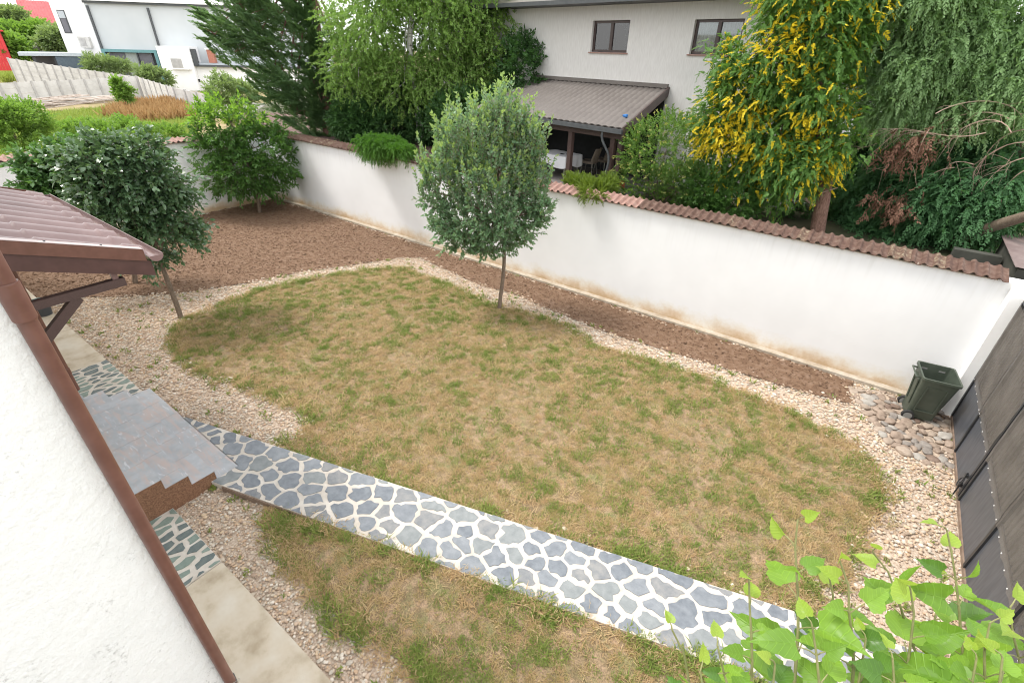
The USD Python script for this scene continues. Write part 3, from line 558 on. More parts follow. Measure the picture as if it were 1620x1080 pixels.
def slanted(x0, x1, y0, y1, dz0, dz1): return obox((x0, y0, rz(y0)+dz0), (x1-x0, 0, 0), (0, y1-y0, rz(y1)-rz(y0)), (0, 0, dz1-dz0))
ca.add('rake_trim', [slanted(XB-.10, XB+.004, .28, 1.86, .028, .034)], M['roof_edge'])
for a_, b_ in ((XB-.002, XB+.008), (XA-.01, XA)): ca.add('rake_fascia', slanted(a_, b_, .28, 1.86, -.12, .026), M['brown_paint'])
for a_, b_ in ((XB-.03, XB-.004), (XA+.001, XA+.026)): ca.add('rake_board', slanted(a_, b_, .28, 1.9, -.31, -.118), M['fascia'])
for y in (.6, 1.05, 1.5): ca.add('screw', tube([(XB-.05, y, rz(y)+.03), (XB-.05, y, rz(y)+.043)], .011, 8), M['dark_gutter'])
ca.add('roof_deck', slanted(XA+.03, XB-.032, .3, 1.84, -.10, -.045), M['brown_wood'])
ang = np.linspace(math.pi, 2*math.pi, 9); gr_ = .075
def gutter(x0, x1, yc, zc, rr):
    o = [(yc+rr*math.cos(a), zc+rr*math.sin(a)) for a in ang]; i2 = [(yc+(rr-.006)*math.cos(a), zc+(rr-.006)*math.sin(a)) for a in ang[::-1]]
    m = trimesh.creation.extrude_polygon(Polygon(o+i2), x1-x0, engine='earcut'); m.apply_transform(np.array([[0, 0, 1, x0], [1, 0, 0, 0], [0, 1, 0, 0], [0, 0, 0, 1.]])); return m
def endcap(x, yc, zc, rr):
    m = trimesh.creation.extrude_polygon(Polygon([(yc+rr*math.cos(a), zc+rr*math.sin(a)) for a in ang]), .006, engine='earcut'); m.apply_transform(np.array([[0, 0, 1, x], [1, 0, 0, 0], [0, 1, 0, 0], [0, 0, 0, 1.]])); return m
gt = ca.add('gutter', [gutter(XA-.05, XB+.02, 1.965, 3.73, gr_), tube([(XA-.05, 1.965+gr_, 3.733), (XB+.02, 1.965+gr_, 3.733)], .008, 8)], M['roof_metal'], smooth=30)
for x_ in (XB+.02, XA-.055): gt.add('end_cap', endcap(x_, 1.965, 3.73, gr_+.004), M['roof_metal'])
for xb in (XB-.06, XA+.1):
    br = ca.add('bracket', bar((xb, .31, 3.5), (xb, 1.58, 3.5), .09, .095), M['brown_wood'])
    br.add('brace', bar((xb+.002, .31, 2.79), (xb+.002, 1.1, 3.455), .078, .1), M['brown_wood'])
    br.add('strut', bar((xb-.002, 1.5, 3.50), (xb-.002, 1.5, 3.72), .05, .06, up=(0, 1, 0)), M['roof_metal'])
ca.add('wall_post', box(XB-.11, XB-.02, .301, .36, 2.7, 3.6), M['brown_wood'])
bk = thing('bucket', 'dark bucket with a teal rim standing by the cream house wall', 'bucket', (*gz(73, 500)[:2], .05))
bx, by = gz(73, 500)[:2]; by = max(by, 1.25)
bk.add('body', tube([(bx, by, .05), (bx, by, .4)], [.15, .19], 20, caps=True), M['bucket'], smooth=40)
bk.add('rim', tube([(bx, by, .39), (bx, by, .43)], [.2, .2], 20), M['teal_plastic'], smooth=40)

# ------------------------------------------------------------------ gate: two leaves with shade net
GX = 2.70
def gate_leaf(y0, y1, label, bolt):
    g = thing('gate_leaf', label, 'gate', (GX, (y0+y1)/2, 0), 'leaves of the driveway gate')
    g.add('bottom_rail', box(GX-.025, GX+.03, y0, y1, .03, .085), M['slab_side'])
    g.add('top_rail', box(GX-.025, GX+.03, y0, y1, 2.52, 2.58), M['gate_black'])
    g.add('middle_rail', box(GX-.012, GX+.022, y0+.05, y1-.05, .985, 1.02), M['gate_black'])
    for y in (y0+.03, (y0+y1)/2, y1-.03): g.add('upright', box(GX-.032, GX+.032, y-.03, y+.03, .086, 2.519), M['gate_black'])
    for a, b in ((y0+.06, (y0+y1)/2-.03), ((y0+y1)/2+.03, y1-.06)):
        g.add('lower_panel', box(GX-.006, GX+.006, a, b, .086, .984), M['gate_panel'])
        # shade net: slightly wavy sheet with a scalloped lower hem
        n1, n2 = 60, 14; Yn, Tn = np.meshgrid(np.linspace(a-.02, b+.02, n1), np.linspace(0, 1, n2), indexing='ij')
        hem = .93+.035*np.abs(np.sin((Yn-a)*math.pi/.28))
        Zn = hem*(1-Tn)+2.5*Tn; Xn = GX-.040+.006*np.sin(Yn*9+Zn*3)+.004*np.sin(Zn*14)
        ii = np.arange(n1*n2).reshape(n1, n2); qd = np.stack([ii[:-1, :-1], ii[1:, :-1], ii[1:, 1:], ii[:-1, 1:]], -1).reshape(-1, 4)
        nt = g.add('shade_net', trimesh.Trimesh(np.stack([Xn, Yn, Zn], -1).reshape(-1, 3), np.vstack([qd[:, [0, 1, 2]], qd[:, [0, 2, 3]]]), process=False), M['net'], smooth=True)
        for y in np.arange(a+.02, b, .28):
            nt.add('tie', box(GX-.052, GX-.044, y-.006, y+.006, .972, .985), M['white_plain'])
        for y in np.arange(a+.07, b-.04, .125): g.add('picket', box(GX-.004, GX+.02, y-.04, y+.04, 1.021, 2.519), M['gate_slat'])
    if bolt:
        yb = y0+.10; lk = g.add('drop_bolt', [tube([(GX-.06, yb, .02), (GX-.06, yb, .5)], .011, 8), box(GX-.075, GX-.032, yb-.03, yb+.03, .22, .28), box(GX-.075, GX-.032, yb-.03, yb+.03, .42, .47)], M['gate_black'])
        lk.add('chain', [tube(curve([(GX-.07, yb-.05, .3), (GX-.09, yb, .22), (GX-.08, yb+.06, .3), (GX-.06, yb+.02, .38), (GX-.07, yb-.05, .3)], 20), .009, 6)], M['gate_black'])
gate_leaf(8.56, 11.12, 'dark gate leaf nearer the green bin with brown shade net', True)
gate_leaf(5.56, 8.52, 'dark gate leaf nearer the path end with brown shade net', False)
gate_leaf(2.7, 5.50, 'dark gate leaf at the bottom right corner behind the mulberry leaves', False)
# ------------------------------------------------------------------ wheelie bin without lid
B0 = V(2.13, 10.80)
def rrect(cx, cy, w, d, z, rr=.05):
    p = sbox(cx-w/2+rr, cy-d/2+rr, cx+w/2-rr, cy+d/2-rr).buffer(rr, quad_segs=3); c = np.array(p.exterior.coords)[:-1]; return np.column_stack([c, np.full(len(c), z)])
def loft(rings, cap0=True):
    n = len(rings[0]); v = np.vstack(rings); f = []
    for k in range(len(rings)-1):
        for i in range(n):
            j = (i+1) % n; a, b, c, d = k*n+i, k*n+j, (k+1)*n+j, (k+1)*n+i; f += [[a, b, c], [a, c, d]]
    if cap0: f += [[0, i+1, i] for i in range(1, n-1)]
    return trimesh.Trimesh(v, f, process=False)
bn = thing('wheelie_bin', 'dark green plastic wheelie bin without lid in the wall corner', 'bin', (*B0, 0))
sh = [rrect(0, .04, .44, .46, .05), rrect(0, .03, .46, .50, .3), rrect(0, 0, .56, .66, .95), rrect(0, 0, .60, .70, .955), rrect(0, 0, .60, .70, 1.0), rrect(0, 0, .545, .645, 1.0), rrect(0, 0, .535, .635, .95), rrect(0, .03, .43, .47, .12)]
m = loft(sh); n = len(sh[0]); k0 = (len(sh)-1)*n; m = trimesh.Trimesh(m.vertices, np.vstack([m.faces, [[k0, k0+i, k0+i+1] for i in range(1, n-1)]]), process=False)
TB = trimesh.transformations.rotation_matrix(math.radians(8), [0, 0, 1]); TB[:3, 3] = (*B0, 0)
def tb(q): q = q.copy(); q.apply_transform(TB); return q
bn.add('body', tb(m), M['bin'], smooth=35)
lip = lambda z: .23+(.28-.23)*z
for (x0, x1, z0, z1) in ((-.15, .15, .25, .82),):
    for s, t0, t1 in ((-1, .218, .30), ):                          # recessed-look frame on the front
        bn.add('front_panel', tb(cat([bar((x0, -.205-.1*(z0-.05)/.9*1.07-.01, z0), (x0, -.205-.1*(z1-.05)/.9*1.07-.016, z1), .02, .02), bar((x1, -.205-.1*(z0-.05)/.9*1.07-.01, z0), (x1, -.205-.1*(z1-.05)/.9*1.07-.016, z1), .02, .02),
            bar((x0, -.235-.1*(z1-.3)/.65*.9, z1), (x1, -.235-.1*(z1-.3)/.65*.9, z1), .02, .02), bar((x0, -.24, z0), (x1, -.24, z0), .02, .02)])), M['bin'])
bn.add('side_panel', tb(cat([bar((-.242, -.12, .3), (-.287, -.16, .85), .02, .02), bar((-.242, .12, .3), (-.287, .16, .85), .02, .02), bar((-.287, -.16, .85), (-.287, .16, .85), .02, .02)])), M['bin'])
bn.add('handle', tb(cat([tube([(-.36, -.22, .93), (-.36, .22, .93)], .014, 8), bar((-.28, -.2, .93), (-.365, -.2, .93), .026, .026), bar((-.28, .2, .93), (-.365, .2, .93), .026, .026)])), M['bin'])
for y in (-.245, .285):
    w = bn.add('wheel', tb(tube([(-.2, y-.03, .1), (-.2, y+.03, .1)], .1, 20)), M['rubber'], smooth=40)
    w.add('hub', tb(tube([(-.2, y-.034, .1), (-.2, y+.034, .1)], .07, 14)), M['grey_plastic'], smooth=40)
for a_, b_ in ((-.2, -.1), (.08, .18)): bn.add('slot', tb(box(a_, b_, .31, .318, .87, .90)), M['grey_plastic'])

#==FOLIAGE==
# ------------------------------------------------------------------ foliage generators
def leaf_mesh(b, d, n, ln, w, fold=.18, droop=.15, kind='oval'):
    d = nrm(d); s = nrm(np.cross(d, n)); n = np.cross(s, d); ln = np.asarray(ln)[:, None]; w = np.asarray(w)[:, None]; N = len(b)
    if kind == 'diamond':
        v = np.stack([b, b+d*ln*.45+s*w/2+n*w*fold, b+d*ln-n*ln*droop, b+d*ln*.45-s*w/2+n*w*fold], 1); f = np.array([[0, 1, 2], [0, 2, 3]])
    else:
        v = np.stack([b, b+d*ln*.32+s*w/2+n*w*fold, b+d*ln*.32-s*w/2+n*w*fold, b+d*ln*.70+s*w*.40+n*(w*fold-ln*droop*.4), b+d*ln*.70-s*w*.40+n*(w*fold-ln*droop*.4), b+d*ln-n*ln*droop], 1)
        f = np.array([[0, 1, 2], [2, 1, 3], [2, 3, 4], [4, 3, 5]])
    k = v.shape[1]; return v.reshape(-1, 3), (f[None]+np.arange(N)[:, None, None]*k).reshape(-1, 3)
def shoots(r, P, D, L, k, ll, lw, splay=55, planar=False, droop=0., up=.8, taper=0., jitter=.25, fold=.18, kind='diamond', ldroop=.15, t0=.15, sdev=.3):
    """leaves set along shoots; returns (verts, faces, t of each leaf) and the shoot axes"""
    n = len(P); D = nrm(D); L = np.broadcast_to(L, (n,))*r.uniform(1-sdev, 1+sdev, n)
    ref = nrm(np.where(np.abs(D[:, 2:]) < .95, [0, 0, 1.], [1., 0, 0])); a = nrm(np.cross(D, ref)); b = np.cross(a, D)
    if planar:
        ph = r.normal(0, .5, n)[:, None]; a, b = a*np.cos(ph)+b*np.sin(ph), -a*np.sin(ph)+b*np.cos(ph)
    t = np.tile(np.linspace(t0, 1, k), (n, 1))+r.uniform(-.5, .5, (n, k))*(1-t0)/k; t = np.clip(t, 0, 1)
    pos = P[:, None]+D[:, None]*(L[:, None]*t)[..., None]; pos[..., 2] -= droop*L[:, None]*t**2
    tang = nrm(D[:, None]+np.stack([0*t, 0*t, -2*droop*t], -1))
    ang = (np.tile(np.arange(k)*(math.pi if planar else 2.4), (n, 1)) + r.uniform(0, 6.28, n)[:, None]*(not planar))+r.normal(0, .3, (n, k))
    rad = a[:, None]*np.cos(ang)[..., None]+b[:, None]*np.sin(ang)[..., None]
    sp = math.radians(splay)*(1-.55*t)+r.normal(0, .15, (n, k))
    dl = nrm(tang*np.cos(sp)[..., None]+rad*np.sin(sp)[..., None]+r.normal(0, jitter*.4, (n, k, 3)))
    nv = nrm(V(0, 0, 1)*up+r.normal(0, jitter, (n, k, 3))+.3*rad) if not planar else nrm(np.broadcast_to(b[:, None], dl.shape)+r.normal(0, jitter*.6, (n, k, 3)))
    le = ll*r.uniform(.7, 1.25, (n, k))*(1-taper*t); we = lw*r.uniform(.8, 1.2, (n, k))*(1-taper*t)
    return (pos.reshape(-1, 3), dl.reshape(-1, 3), nv.reshape(-1, 3), le.ravel(), we.ravel(), t.ravel()), (P, D, L)
def stems(P, D, L, droop, rad=.004):
    """thin three-sided stems along the shoots"""
    n = len(P); t = np.array([0, .5, 1.]); c = P[:, None]+D[:, None]*(L[:, None]*t)[..., None]; c[..., 2] -= droop*L[:, None]*t**2
    a = nrm(np.cross(D, nrm(V(.3, .5, .8)))); b = np.cross(D, a); R = np.array([1., .7, .25])*rad
    an = np.arange(3)*2.0944; ringd = a[:, None]*np.cos(an)[None, :, None]+b[:, None]*np.sin(an)[None, :, None]
    v = (c[:, :, None]+ringd[:, None]*R[None, :, None, None]).reshape(-1, 3)
    f = []
    for s in (0, 1):
        for k in range(3): kk = (k+1) % 3; f += [[s*3+k, s*3+kk, s*3+3+kk], [s*3+k, s*3+3+kk, s*3+3+k]]
    f = np.array(f); return v, (f[None]+np.arange(n)[:, None, None]*9).reshape(-1, 3)
def blob(px, py, rx, ry, R, dep=None, off=0.):
    """ellipsoid whose outline is about rx, ry photo pixels round (px, py), at horizontal range R (+off): centre, axes"""
    c = gr(px, py, R+off); hd = nrm(V(c[0], c[1], 0)); side = V(hd[1], -hd[0], 0)
    sx = np.linalg.norm(proj(c+side*.05)-proj(c-side*.05))/.1; sz = np.linalg.norm(proj(c+V(0, 0, .05))-proj(c-V(0, 0, .05)))/.1
    return c, np.array([side*rx/sx, hd*(dep if dep is not None else rx/sx*.9), V(0, 0, 1)*ry/sz])
def sample(r, blobs, n, shell=2.4, cull=.72, gap=.38, gs=1.7):
    """points inside the union of ellipsoids, biased towards the shell, with outward directions"""
    w = np.array([np.linalg.norm(a, axis=1).prod()**.72 for _, a in blobs]); w /= w.sum(); P, O = [], []
    cnt = r.multinomial(int(n*1.25), w)
    for (c, A), k in zip(blobs, cnt):
        u = nrm(r.normal(size=(k, 3))); rad = r.uniform(size=k)**(1/(shell*1.6)); q = u*rad[:, None]
        p = c+q@A; o = nrm(u@(A/np.sum(A*A, 1)[:, None]))
        bad = np.zeros(k, bool)
        for c2, A2 in blobs:
            if c2 is c: continue
            d = (p-c2)@(A2/np.sum(A2*A2, 1)[:, None]).T; bad |= (d*d).sum(1) < cull**2
        P.append(p[~bad]); O.append(o[~bad])
    P, O = np.vstack(P), np.vstack(O); g = fbm(P*gs, 2, 5) > gap   # ragged: clumps and gaps
    return P[g], O[g]
def tree_limbs(r, base, top, rads, blobs, mat_, node, per=4, lr=.03, trunkpts=None, br_name='branch'):
    tp = curve(trunkpts, 14) if trunkpts is not None else curve([base, base+(top-base)*.5+r.normal(0, .03, 3), top], 10)
    node.add('trunk', tube(tp, np.linspace(rads[0], rads[1], len(tp)), 10), mat_, smooth=60)
    for c, A in blobs:
        ends = [c]+[c+.75*(nrm(r.normal(size=3))@A) for _ in range(per)]
        s = tp[-1-int(r.integers(0, 3))]; ms = []
        mid = (s+c)/2+V(0, 0, .08*np.linalg.norm(c-s))
        lc = curve([s, mid, c], 9); ms.append(tube(lc, np.linspace(lr, lr*.45, 9), 6))
        for e in ends[1:]:
            st = lc[int(r.integers(3, 9))]; ms.append(tube(curve([st, (st+e)/2+V(0, 0, .05)+r.normal(0, .04, 3), e], 6), np.linspace(lr*.45, lr*.12, 6), 5))
        node.add(br_name, ms, mat_, smooth=60)
def pick(lf, k): return tuple(a[k] for a in lf)
def to_mesh(lf, kind='diamond', wide=1.3, **kw): return leaf_mesh(*lf[:4], lf[4]*(wide if kind == 'diamond' else 1), kind=kind, **kw)

# young apple-like tree in the lawn
r = rnd(101); T1 = gz(790, 488, .02); R1 = math.hypot(*T1[:2])
t1 = thing('fruit_tree', 'young fruit tree with silvery green upright leaves standing on the lawn', 'tree', T1)
bl = [blob(745, 225, 52, 40, R1), blob(795, 205, 36, 40, R1), blob(838, 228, 26, 36, R1), blob(708, 268, 44, 44, R1), blob(690, 305, 30, 34, R1), blob(770, 290, 70, 62, R1), blob(845, 300, 27, 44, R1), blob(735, 350, 50, 36, R1), blob(815, 350, 38, 38, R1), blob(722, 378, 26, 18, R1), blob(775, 385, 36, 20, R1), blob(855, 335, 18, 22, R1), blob(770, 340, 45, 50, R1, off=-.3)]
tree_limbs(r, T1, gr(797, 395, R1), (.055, .04), bl, M['bark_brown'], t1, 5, .026, trunkpts=[T1, gr(793, 460, R1), gr(797, 425, R1), gr(797, 390, R1), gr(785, 330, R1)])
P, O = sample(r, bl, 2100, shell=1.9, gap=.39, gs=2.2); D = nrm(O*.42+V(0, 0, 1)*np.where(P[:, 2] > 2.9, 1.5, .25)[:, None]+r.normal(0, .22, P.shape))
P = P-D*.12
hi = np.clip((P[:, 2]-2.6)/2, 0, 1)
lf, ax = shoots(r, P, D, .30+.25*hi, 17, .09, .046, sdev=.5, splay=62, up=.7, jitter=.5, kind='oval')
yg = (lf[5] > .84) & (np.repeat(hi, 17) > .15)
M['leaf_t1'] = leafmat('silvery_leaf', [(.06, .105, .055), (.08, .13, .07), (.115, .165, .098), (.165, .21, .145)], trans=.25, rough=.42, backside=(.22, .27, .20))
M['leaf_t1y'] = leafmat('young_leaf', [(.24, .33, .12), (.30, .39, .16), (.36, .44, .22)], trans=.38)
t1.add('crown', to_mesh(pick(lf, ~yg), kind='oval'), M['leaf_t1']); t1.add('young_leaves', to_mesh(pick(lf, yg), kind='diamond'), M['leaf_t1y'], label='pale yellow green new leaves at the shoot tips')
t1.add('twigs', stems(*ax, 0., .005), M['bark_brown'])
# glossy trees on the left
M['leaf_t2'] = leafmat('glossy_dark_leaf', [(.036, .066, .032), (.053, .085, .041), (.074, .11, .055), (.105, .145, .08)], trans=.2, rough=.3, spec=.8)
r = rnd(102); T2 = gz(286, 502, .02); R2 = math.hypot(*T2[:2])
t2 = thing('ornamental_tree', 'dark glossy leaved tree with leaning trunk at the left lawn corner', 'tree', T2)
bl = [blob(232, 285, 58, 46, R2), blob(262, 345, 42, 48, R2), blob(190, 325, 58, 48, R2), blob(165, 262, 50, 30, R2), blob(272, 380, 22, 18, R2), blob(228, 390, 32, 26, R2, off=.2), blob(296, 338, 12, 22, R2), blob(225, 245, 34, 20, R2)]
tree_limbs(r, T2, gr(256, 415, R2), (.062, .045), bl, M['bark_brown'], t2, 5, .03, trunkpts=[T2, gr(272, 462, R2), gr(258, 425, R2), gr(245, 380, R2)])
P, O = sample(r, bl, 1650, gap=.42, gs=2.); D = nrm(O*.8+V(0, 0, 1)*.35+r.normal(0, .35, P.shape))
lf, ax = shoots(r, P, D, .38, 11, .135, .068, sdev=.55, splay=70, up=.9, jitter=.4, kind='oval', droop=.25)
t2.add('crown', to_mesh(lf, kind='oval', fold=.12), M['leaf_t2']); t2.add('twigs', stems(*ax, .25, .005), M['bark_brown'])
r = rnd(103); T2b = gz(214, 447, .03); R2b = math.hypot(*T2b[:2])
t2b = thing('ornamental_tree', 'dark leaved tree behind the canopy roof, left of the leaning one', 'tree', T2b)
bl = [blob(95, 290, 42, 34, R2b), blob(125, 252, 40, 24, R2b), blob(150, 305, 40, 40, R2b), blob(62, 262, 20, 18, R2b), blob(58, 300, 18, 18, R2b)]
tree_limbs(r, T2b, gr(195, 400, R2b), (.07, .05), bl, M['bark_brown'], t2b, 5, .035, trunkpts=[T2b, gr(211, 425, R2b), gr(195, 380, R2b), gr(165, 340, R2b)])
P, O = sample(r, bl, 950); D = nrm(O*.8+V(0, 0, 1)*.4+r.normal(0, .35, P.shape))
lf, ax = shoots(r, P, D, .36, 11, .14, .074, splay=70, up=.9, jitter=.4, kind='oval', droop=.2)
M['leaf_t2b'] = leafmat('mid_green_leaf', [(.045, .095, .032), (.07, .13, .043), (.095, .165, .055), (.14, .22, .07)], trans=.25, rough=.36, spec=.55)
t2b.add('crown', to_mesh(lf, kind='oval', fold=.12), M['leaf_t2b']); t2b.add('twigs', stems(*ax, .2, .005), M['bark_brown'])
# bright tree in the far corner
r = rnd(104); T3 = gz(411, 336, .03); R3 = math.hypot(*T3[:2])
t3 = thing('walnut_tree', 'bright green drooping tree in the far corner of the soil bed', 'tree', T3)
bl = [blob(365, 195, 45, 35, R3), blob(350, 232, 42, 36, R3), blob(410, 232, 48, 38, R3), blob(375, 268, 55, 32, R3), blob(435, 255, 32, 35, R3), blob(402, 284, 38, 20, R3), blob(330, 195, 22, 24, R3)]
tree_limbs(r, T3, gr(402, 290, R3), (.07, .05), bl, M['bark_brown'], t3, 5, .03, trunkpts=[T3, gr(408, 315, R3), gr(400, 285, R3), gr(385, 245, R3)])
P, O = sample(r, bl, 1600, shell=2., gap=.42, gs=1.9); D = nrm(O*.9+V(0, 0, 1)*.25+r.normal(0, .3, P.shape))
lf, ax = shoots(r, P, D, .40, 12, .165, .062, sdev=.55, splay=68, up=.8, jitter=.5, droop=.2, ldroop=.3)
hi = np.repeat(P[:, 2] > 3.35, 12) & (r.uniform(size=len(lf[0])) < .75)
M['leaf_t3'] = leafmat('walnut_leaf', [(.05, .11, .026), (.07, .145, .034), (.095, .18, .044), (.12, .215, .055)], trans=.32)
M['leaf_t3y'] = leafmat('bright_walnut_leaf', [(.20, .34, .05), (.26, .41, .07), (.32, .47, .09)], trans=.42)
t3.add('crown', to_mesh(pick(lf, ~hi), fold=.1), M['leaf_t3']); t3.add('bright_leaves', to_mesh(pick(lf, hi), fold=.1), M['leaf_t3y'], label='sunny yellow green leaves of the upper crown'); t3.add('twigs', stems(*ax, .2, .006), M['bark_brown'])

# weeping birch
r = rnd(105); TB_ = gz(664, 232, NBZ); RB = math.hypot(*TB_[:2])
t4 = thing('birch_tree', 'weeping birch with white trunk and hanging strands behind the wall', 'tree', TB_)
tp = [TB_, gr(657, 150, RB), gr(648, 70, RB), gr(652, 20, RB), gr(650, -80, RB)]
bl = [blob(600, 40, 95, 70, RB), blob(700, 30, 95, 80, RB), blob(790, 70, 75, 70, RB), blob(560, 110, 55, 60, RB), blob(640, 130, 70, 60, RB), blob(730, 130, 80, 60, RB), blob(820, 130, 42, 48, RB), blob(835, 55, 30, 55, RB), blob(842, 110, 22, 50, RB), blob(800, 172, 45, 28, RB), blob(650, -60, 140, 70, RB), blob(780, -20, 80, 60, RB)]
tree_limbs(r, TB_, tp[-1], (.16, .07), bl, M['bark_birch'], t4, 4, .05, trunkpts=tp)
P, O = sample(r, bl, 8600, shell=1.4, cull=.5, gap=.27); D = nrm(O*V(.8, .8, .2)+V(0, 0, -.7)+r.normal(0, .5, P.shape))
pp = proj(P); gap = (np.abs(pp[:, 0]-648) < 20) & (pp[:, 1] > 15) & (pp[:, 1] < 82) & (np.hypot(P[:, 0], P[:, 1]) < RB+.25); P, D = P[~gap], D[~gap]
lf, ax = shoots(r, P, D, .46, 16, .078, .052, splay=62, up=.55, jitter=.7, ldroop=.3)
M['leaf_birch'] = leafmat('birch_leaf', [(.085, .14, .034), (.11, .175, .045), (.145, .215, .058), (.22, .29, .085)], trans=.32)
t4.add('crown', to_mesh(lf, fold=.1), M['leaf_birch']); t4.add('twigs', stems(*ax, 0, .004), M['bark_brown'])

# dark conifer
def conifer_sprays(r, bl, n, L, k, ll, lw, outw=1., upw=.3, droop=.15, splay=48, cull=.7, shell=2.4):
    P, O = sample(r, bl, n, shell=shell, cull=cull); D = nrm(O*V(1, 1, .6)*outw+V(0, 0, upw)+r.normal(0, .25, P.shape))
    return shoots(r, P-D*L*.4, D, L, k, ll, lw, splay=splay, planar=True, droop=droop, taper=.55, jitter=.25, fold=.05), P
def fingers(r, bl, axis, nb, length, per, L, k, ll, lw, rise=.4, bdroop=.0, spread=.22, droop=.15, splay=46, upw=.1, lat=.7, wob=.12):
    '''foliage boughs: each runs from inside the crown to a tip on its outline and carries flat sprays; tapers to the tip'''
    T, O = sample(r, bl, nb, shell=5., cull=.72, gap=.3); nb = len(T); ax = np.asarray(axis)
    hd = np.linalg.norm(T[:, None, :2]-ax[None, :, :2], axis=2).min(1); oz = T[:, 2]-rise*hd*r.uniform(.1, 1.7, nb)
    j = np.abs(ax[None, :, 2]-oz[:, None]).argmin(1); org = np.column_stack([ax[j, :2], oz]); d = T-org; dl = np.linalg.norm(d, axis=1); d = nrm(d/dl[:, None]+r.normal(0, wob, (nb, 3)))
    ln = np.minimum(length*r.uniform(.7, 1.3, nb), dl*.95); t = r.uniform(0, 1, (nb, per))**.75
    lt = r.normal(0, 1, (nb, per, 3)); lt -= (lt*d[:, None]).sum(-1, keepdims=True)*d[:, None]; lt = nrm(lt)*V(1, 1, .6)
    P = T[:, None]-d[:, None]*(ln[:, None]*(1-t))[..., None]+lt*(spread*(1.03-t)*r.uniform(.2, 1, (nb, per)))[..., None]; P[..., 2] -= bdroop*ln[:, None]*t**2
    dd = nrm(d[:, None]+lt*(lat*(1.1-t))[..., None]+np.stack([0*t, 0*t, upw-2*bdroop*t], -1))
    P, dd = P.reshape(-1, 3), dd.reshape(-1, 3)
    return shoots(r, P-dd*L*.5, dd, L, k, ll, lw, splay=splay, planar=True, droop=droop, taper=.55, jitter=.25, fold=.05)+(np.repeat(np.arange(nb), per), t.ravel())
def clusters(r, bl, nb, per, rad, L, k, ll, lw, down=0., outw=.7, rough=.6, droop=.3, splay=46, gap=.33):
    '''foliage clumps: groups of flat sprays set round points of the crown'''
    T, O = sample(r, bl, nb, shell=3., cull=.65, gap=gap, gs=1.3); nb = len(T); q = r.normal(0, 1, (nb, per, 3)).clip(-1.8, 1.8)*rad*r.lognormal(0, .2, nb)[:, None, None]
    P = (T[:, None]+q).reshape(-1, 3); On = np.repeat(O, per, 0); D = nrm(On*outw+V(0, 0, -down)+r.normal(0, rough, P.shape)+q.reshape(-1, 3)*1.2)
    return shoots(r, P-D*L*.4, D, L, k, ll, lw, splay=splay, planar=True, droop=droop, taper=.5, jitter=.3, fold=.05)+(np.repeat(np.arange(nb), per), (q.reshape(-1, 3)*On).sum(1)/rad, T)
r = rnd(106); TC = gz(520, 215, NBZ+.2); RC = math.hypot(*TC[:2])
t5 = thing('conifer', 'large dark green conifer with spreading feathery boughs behind the wall corner', 'tree', TC)
bl = [blob(365, 30, 62, 38, RC), blob(340, 55, 35, 22, RC), blob(430, 40, 75, 55, RC), blob(400, 85, 45, 32, RC), blob(460, 105, 65, 42, RC), blob(430, 135, 55, 26, RC), blob(490, 150, 60, 38, RC), blob(520, 190, 55, 26, RC), blob(560, 170, 60, 45, RC), blob(420, -40, 100, 60, RC), blob(545, 100, 60, 60, RC), blob(470, 180, 38, 18, RC), blob(370, -60, 80, 40, RC)]
tree_limbs(r, TC, None, (.24, .1), bl, M['bark_red'], t5, 3, .05, trunkpts=[TC, gr(510, 120, RC), gr(500, 30, RC), gr(490, -60, RC)])
lf, ax, bi, bt = fingers(r, bl, [TC+V(0, 0, h) for h in np.linspace(-3, 9, 60)], 430, 1.6, 42, .34, 14, .125, .048, rise=.7, spread=.36, upw=.2, lat=.9)
M['leaf_conifer'] = leafmat('dark_conifer_spray', [(.038, .066, .03), (.054, .088, .040), (.074, .115, .053), (.10, .145, .07)], trans=.3, rough=.6)
t5.add('crown', to_mesh(lf, fold=.05), M['leaf_conifer'])

# yellow flecked cypress
r = rnd(107); TY = gz(1293, 366, NBZ); RY = math.hypot(*TY[:2])
t6 = thing('golden_cypress', 'green cypress flecked with bright yellow sprays and reddish bark trunk', 'tree', TY)
bl = [blob(1300, 60, 70, 55, RY), blob(1230, 95, 60, 55, RY), blob(1180, 150, 48, 60, RY), blob(1290, 150, 75, 55, RY), blob(1215, 205, 60, 50, RY), blob(1320, 215, 55, 48, RY), blob(1255, 255, 70, 40, RY), blob(1180, 265, 42, 38, RY), blob(1215, 300, 45, 26, RY), blob(1140, 200, 32, 55, RY), blob(1270, -10, 70, 50, RY), blob(1245, 20, 35, 45, RY), blob(1150, 110, 28, 45, RY), blob(1335, 10, 60, 50, RY)]
tree_limbs(r, TY, None, (.17, .1), bl, M['bark_red'], t6, 2, .035, trunkpts=[TY, gr(1301, 320, RY), gr(1306, 285, RY), gr(1300, 200, RY), gr(1290, 100, RY), gr(1280, 0, RY)])
t6.add('low_branch', [tube(curve([gr(1290, 325, RY), gr(1255, 305, RY), gr(1215, 292, RY)], 8), np.linspace(.05, .02, 8), 8), tube(curve([gr(1300, 305, RY-.2), gr(1325, 297, RY-.3)], 4), .014, 6)], M['deadwood'], smooth=60)
lf, ax, bi, bt, T_ = clusters(r, bl, 560, 24, .20, .24, 16, .080, .034, down=.15, outw=.75, rough=.55)
yb = (fbm(T_*1.9, 2, 91)+r.normal(0, .12, len(T_))+.03*(T_[:, 2] > 4.2)) > .66
ysh = (yb[bi] & (bt > -.35)) | (r.uniform(size=len(bi)) < .02); half = (~ysh) & (r.uniform(size=len(bi)) < .10)
yl = np.repeat(ysh, 16); hf = np.repeat(half, 16) & (lf[5] > .75); yl = yl & (lf[5] > .15)
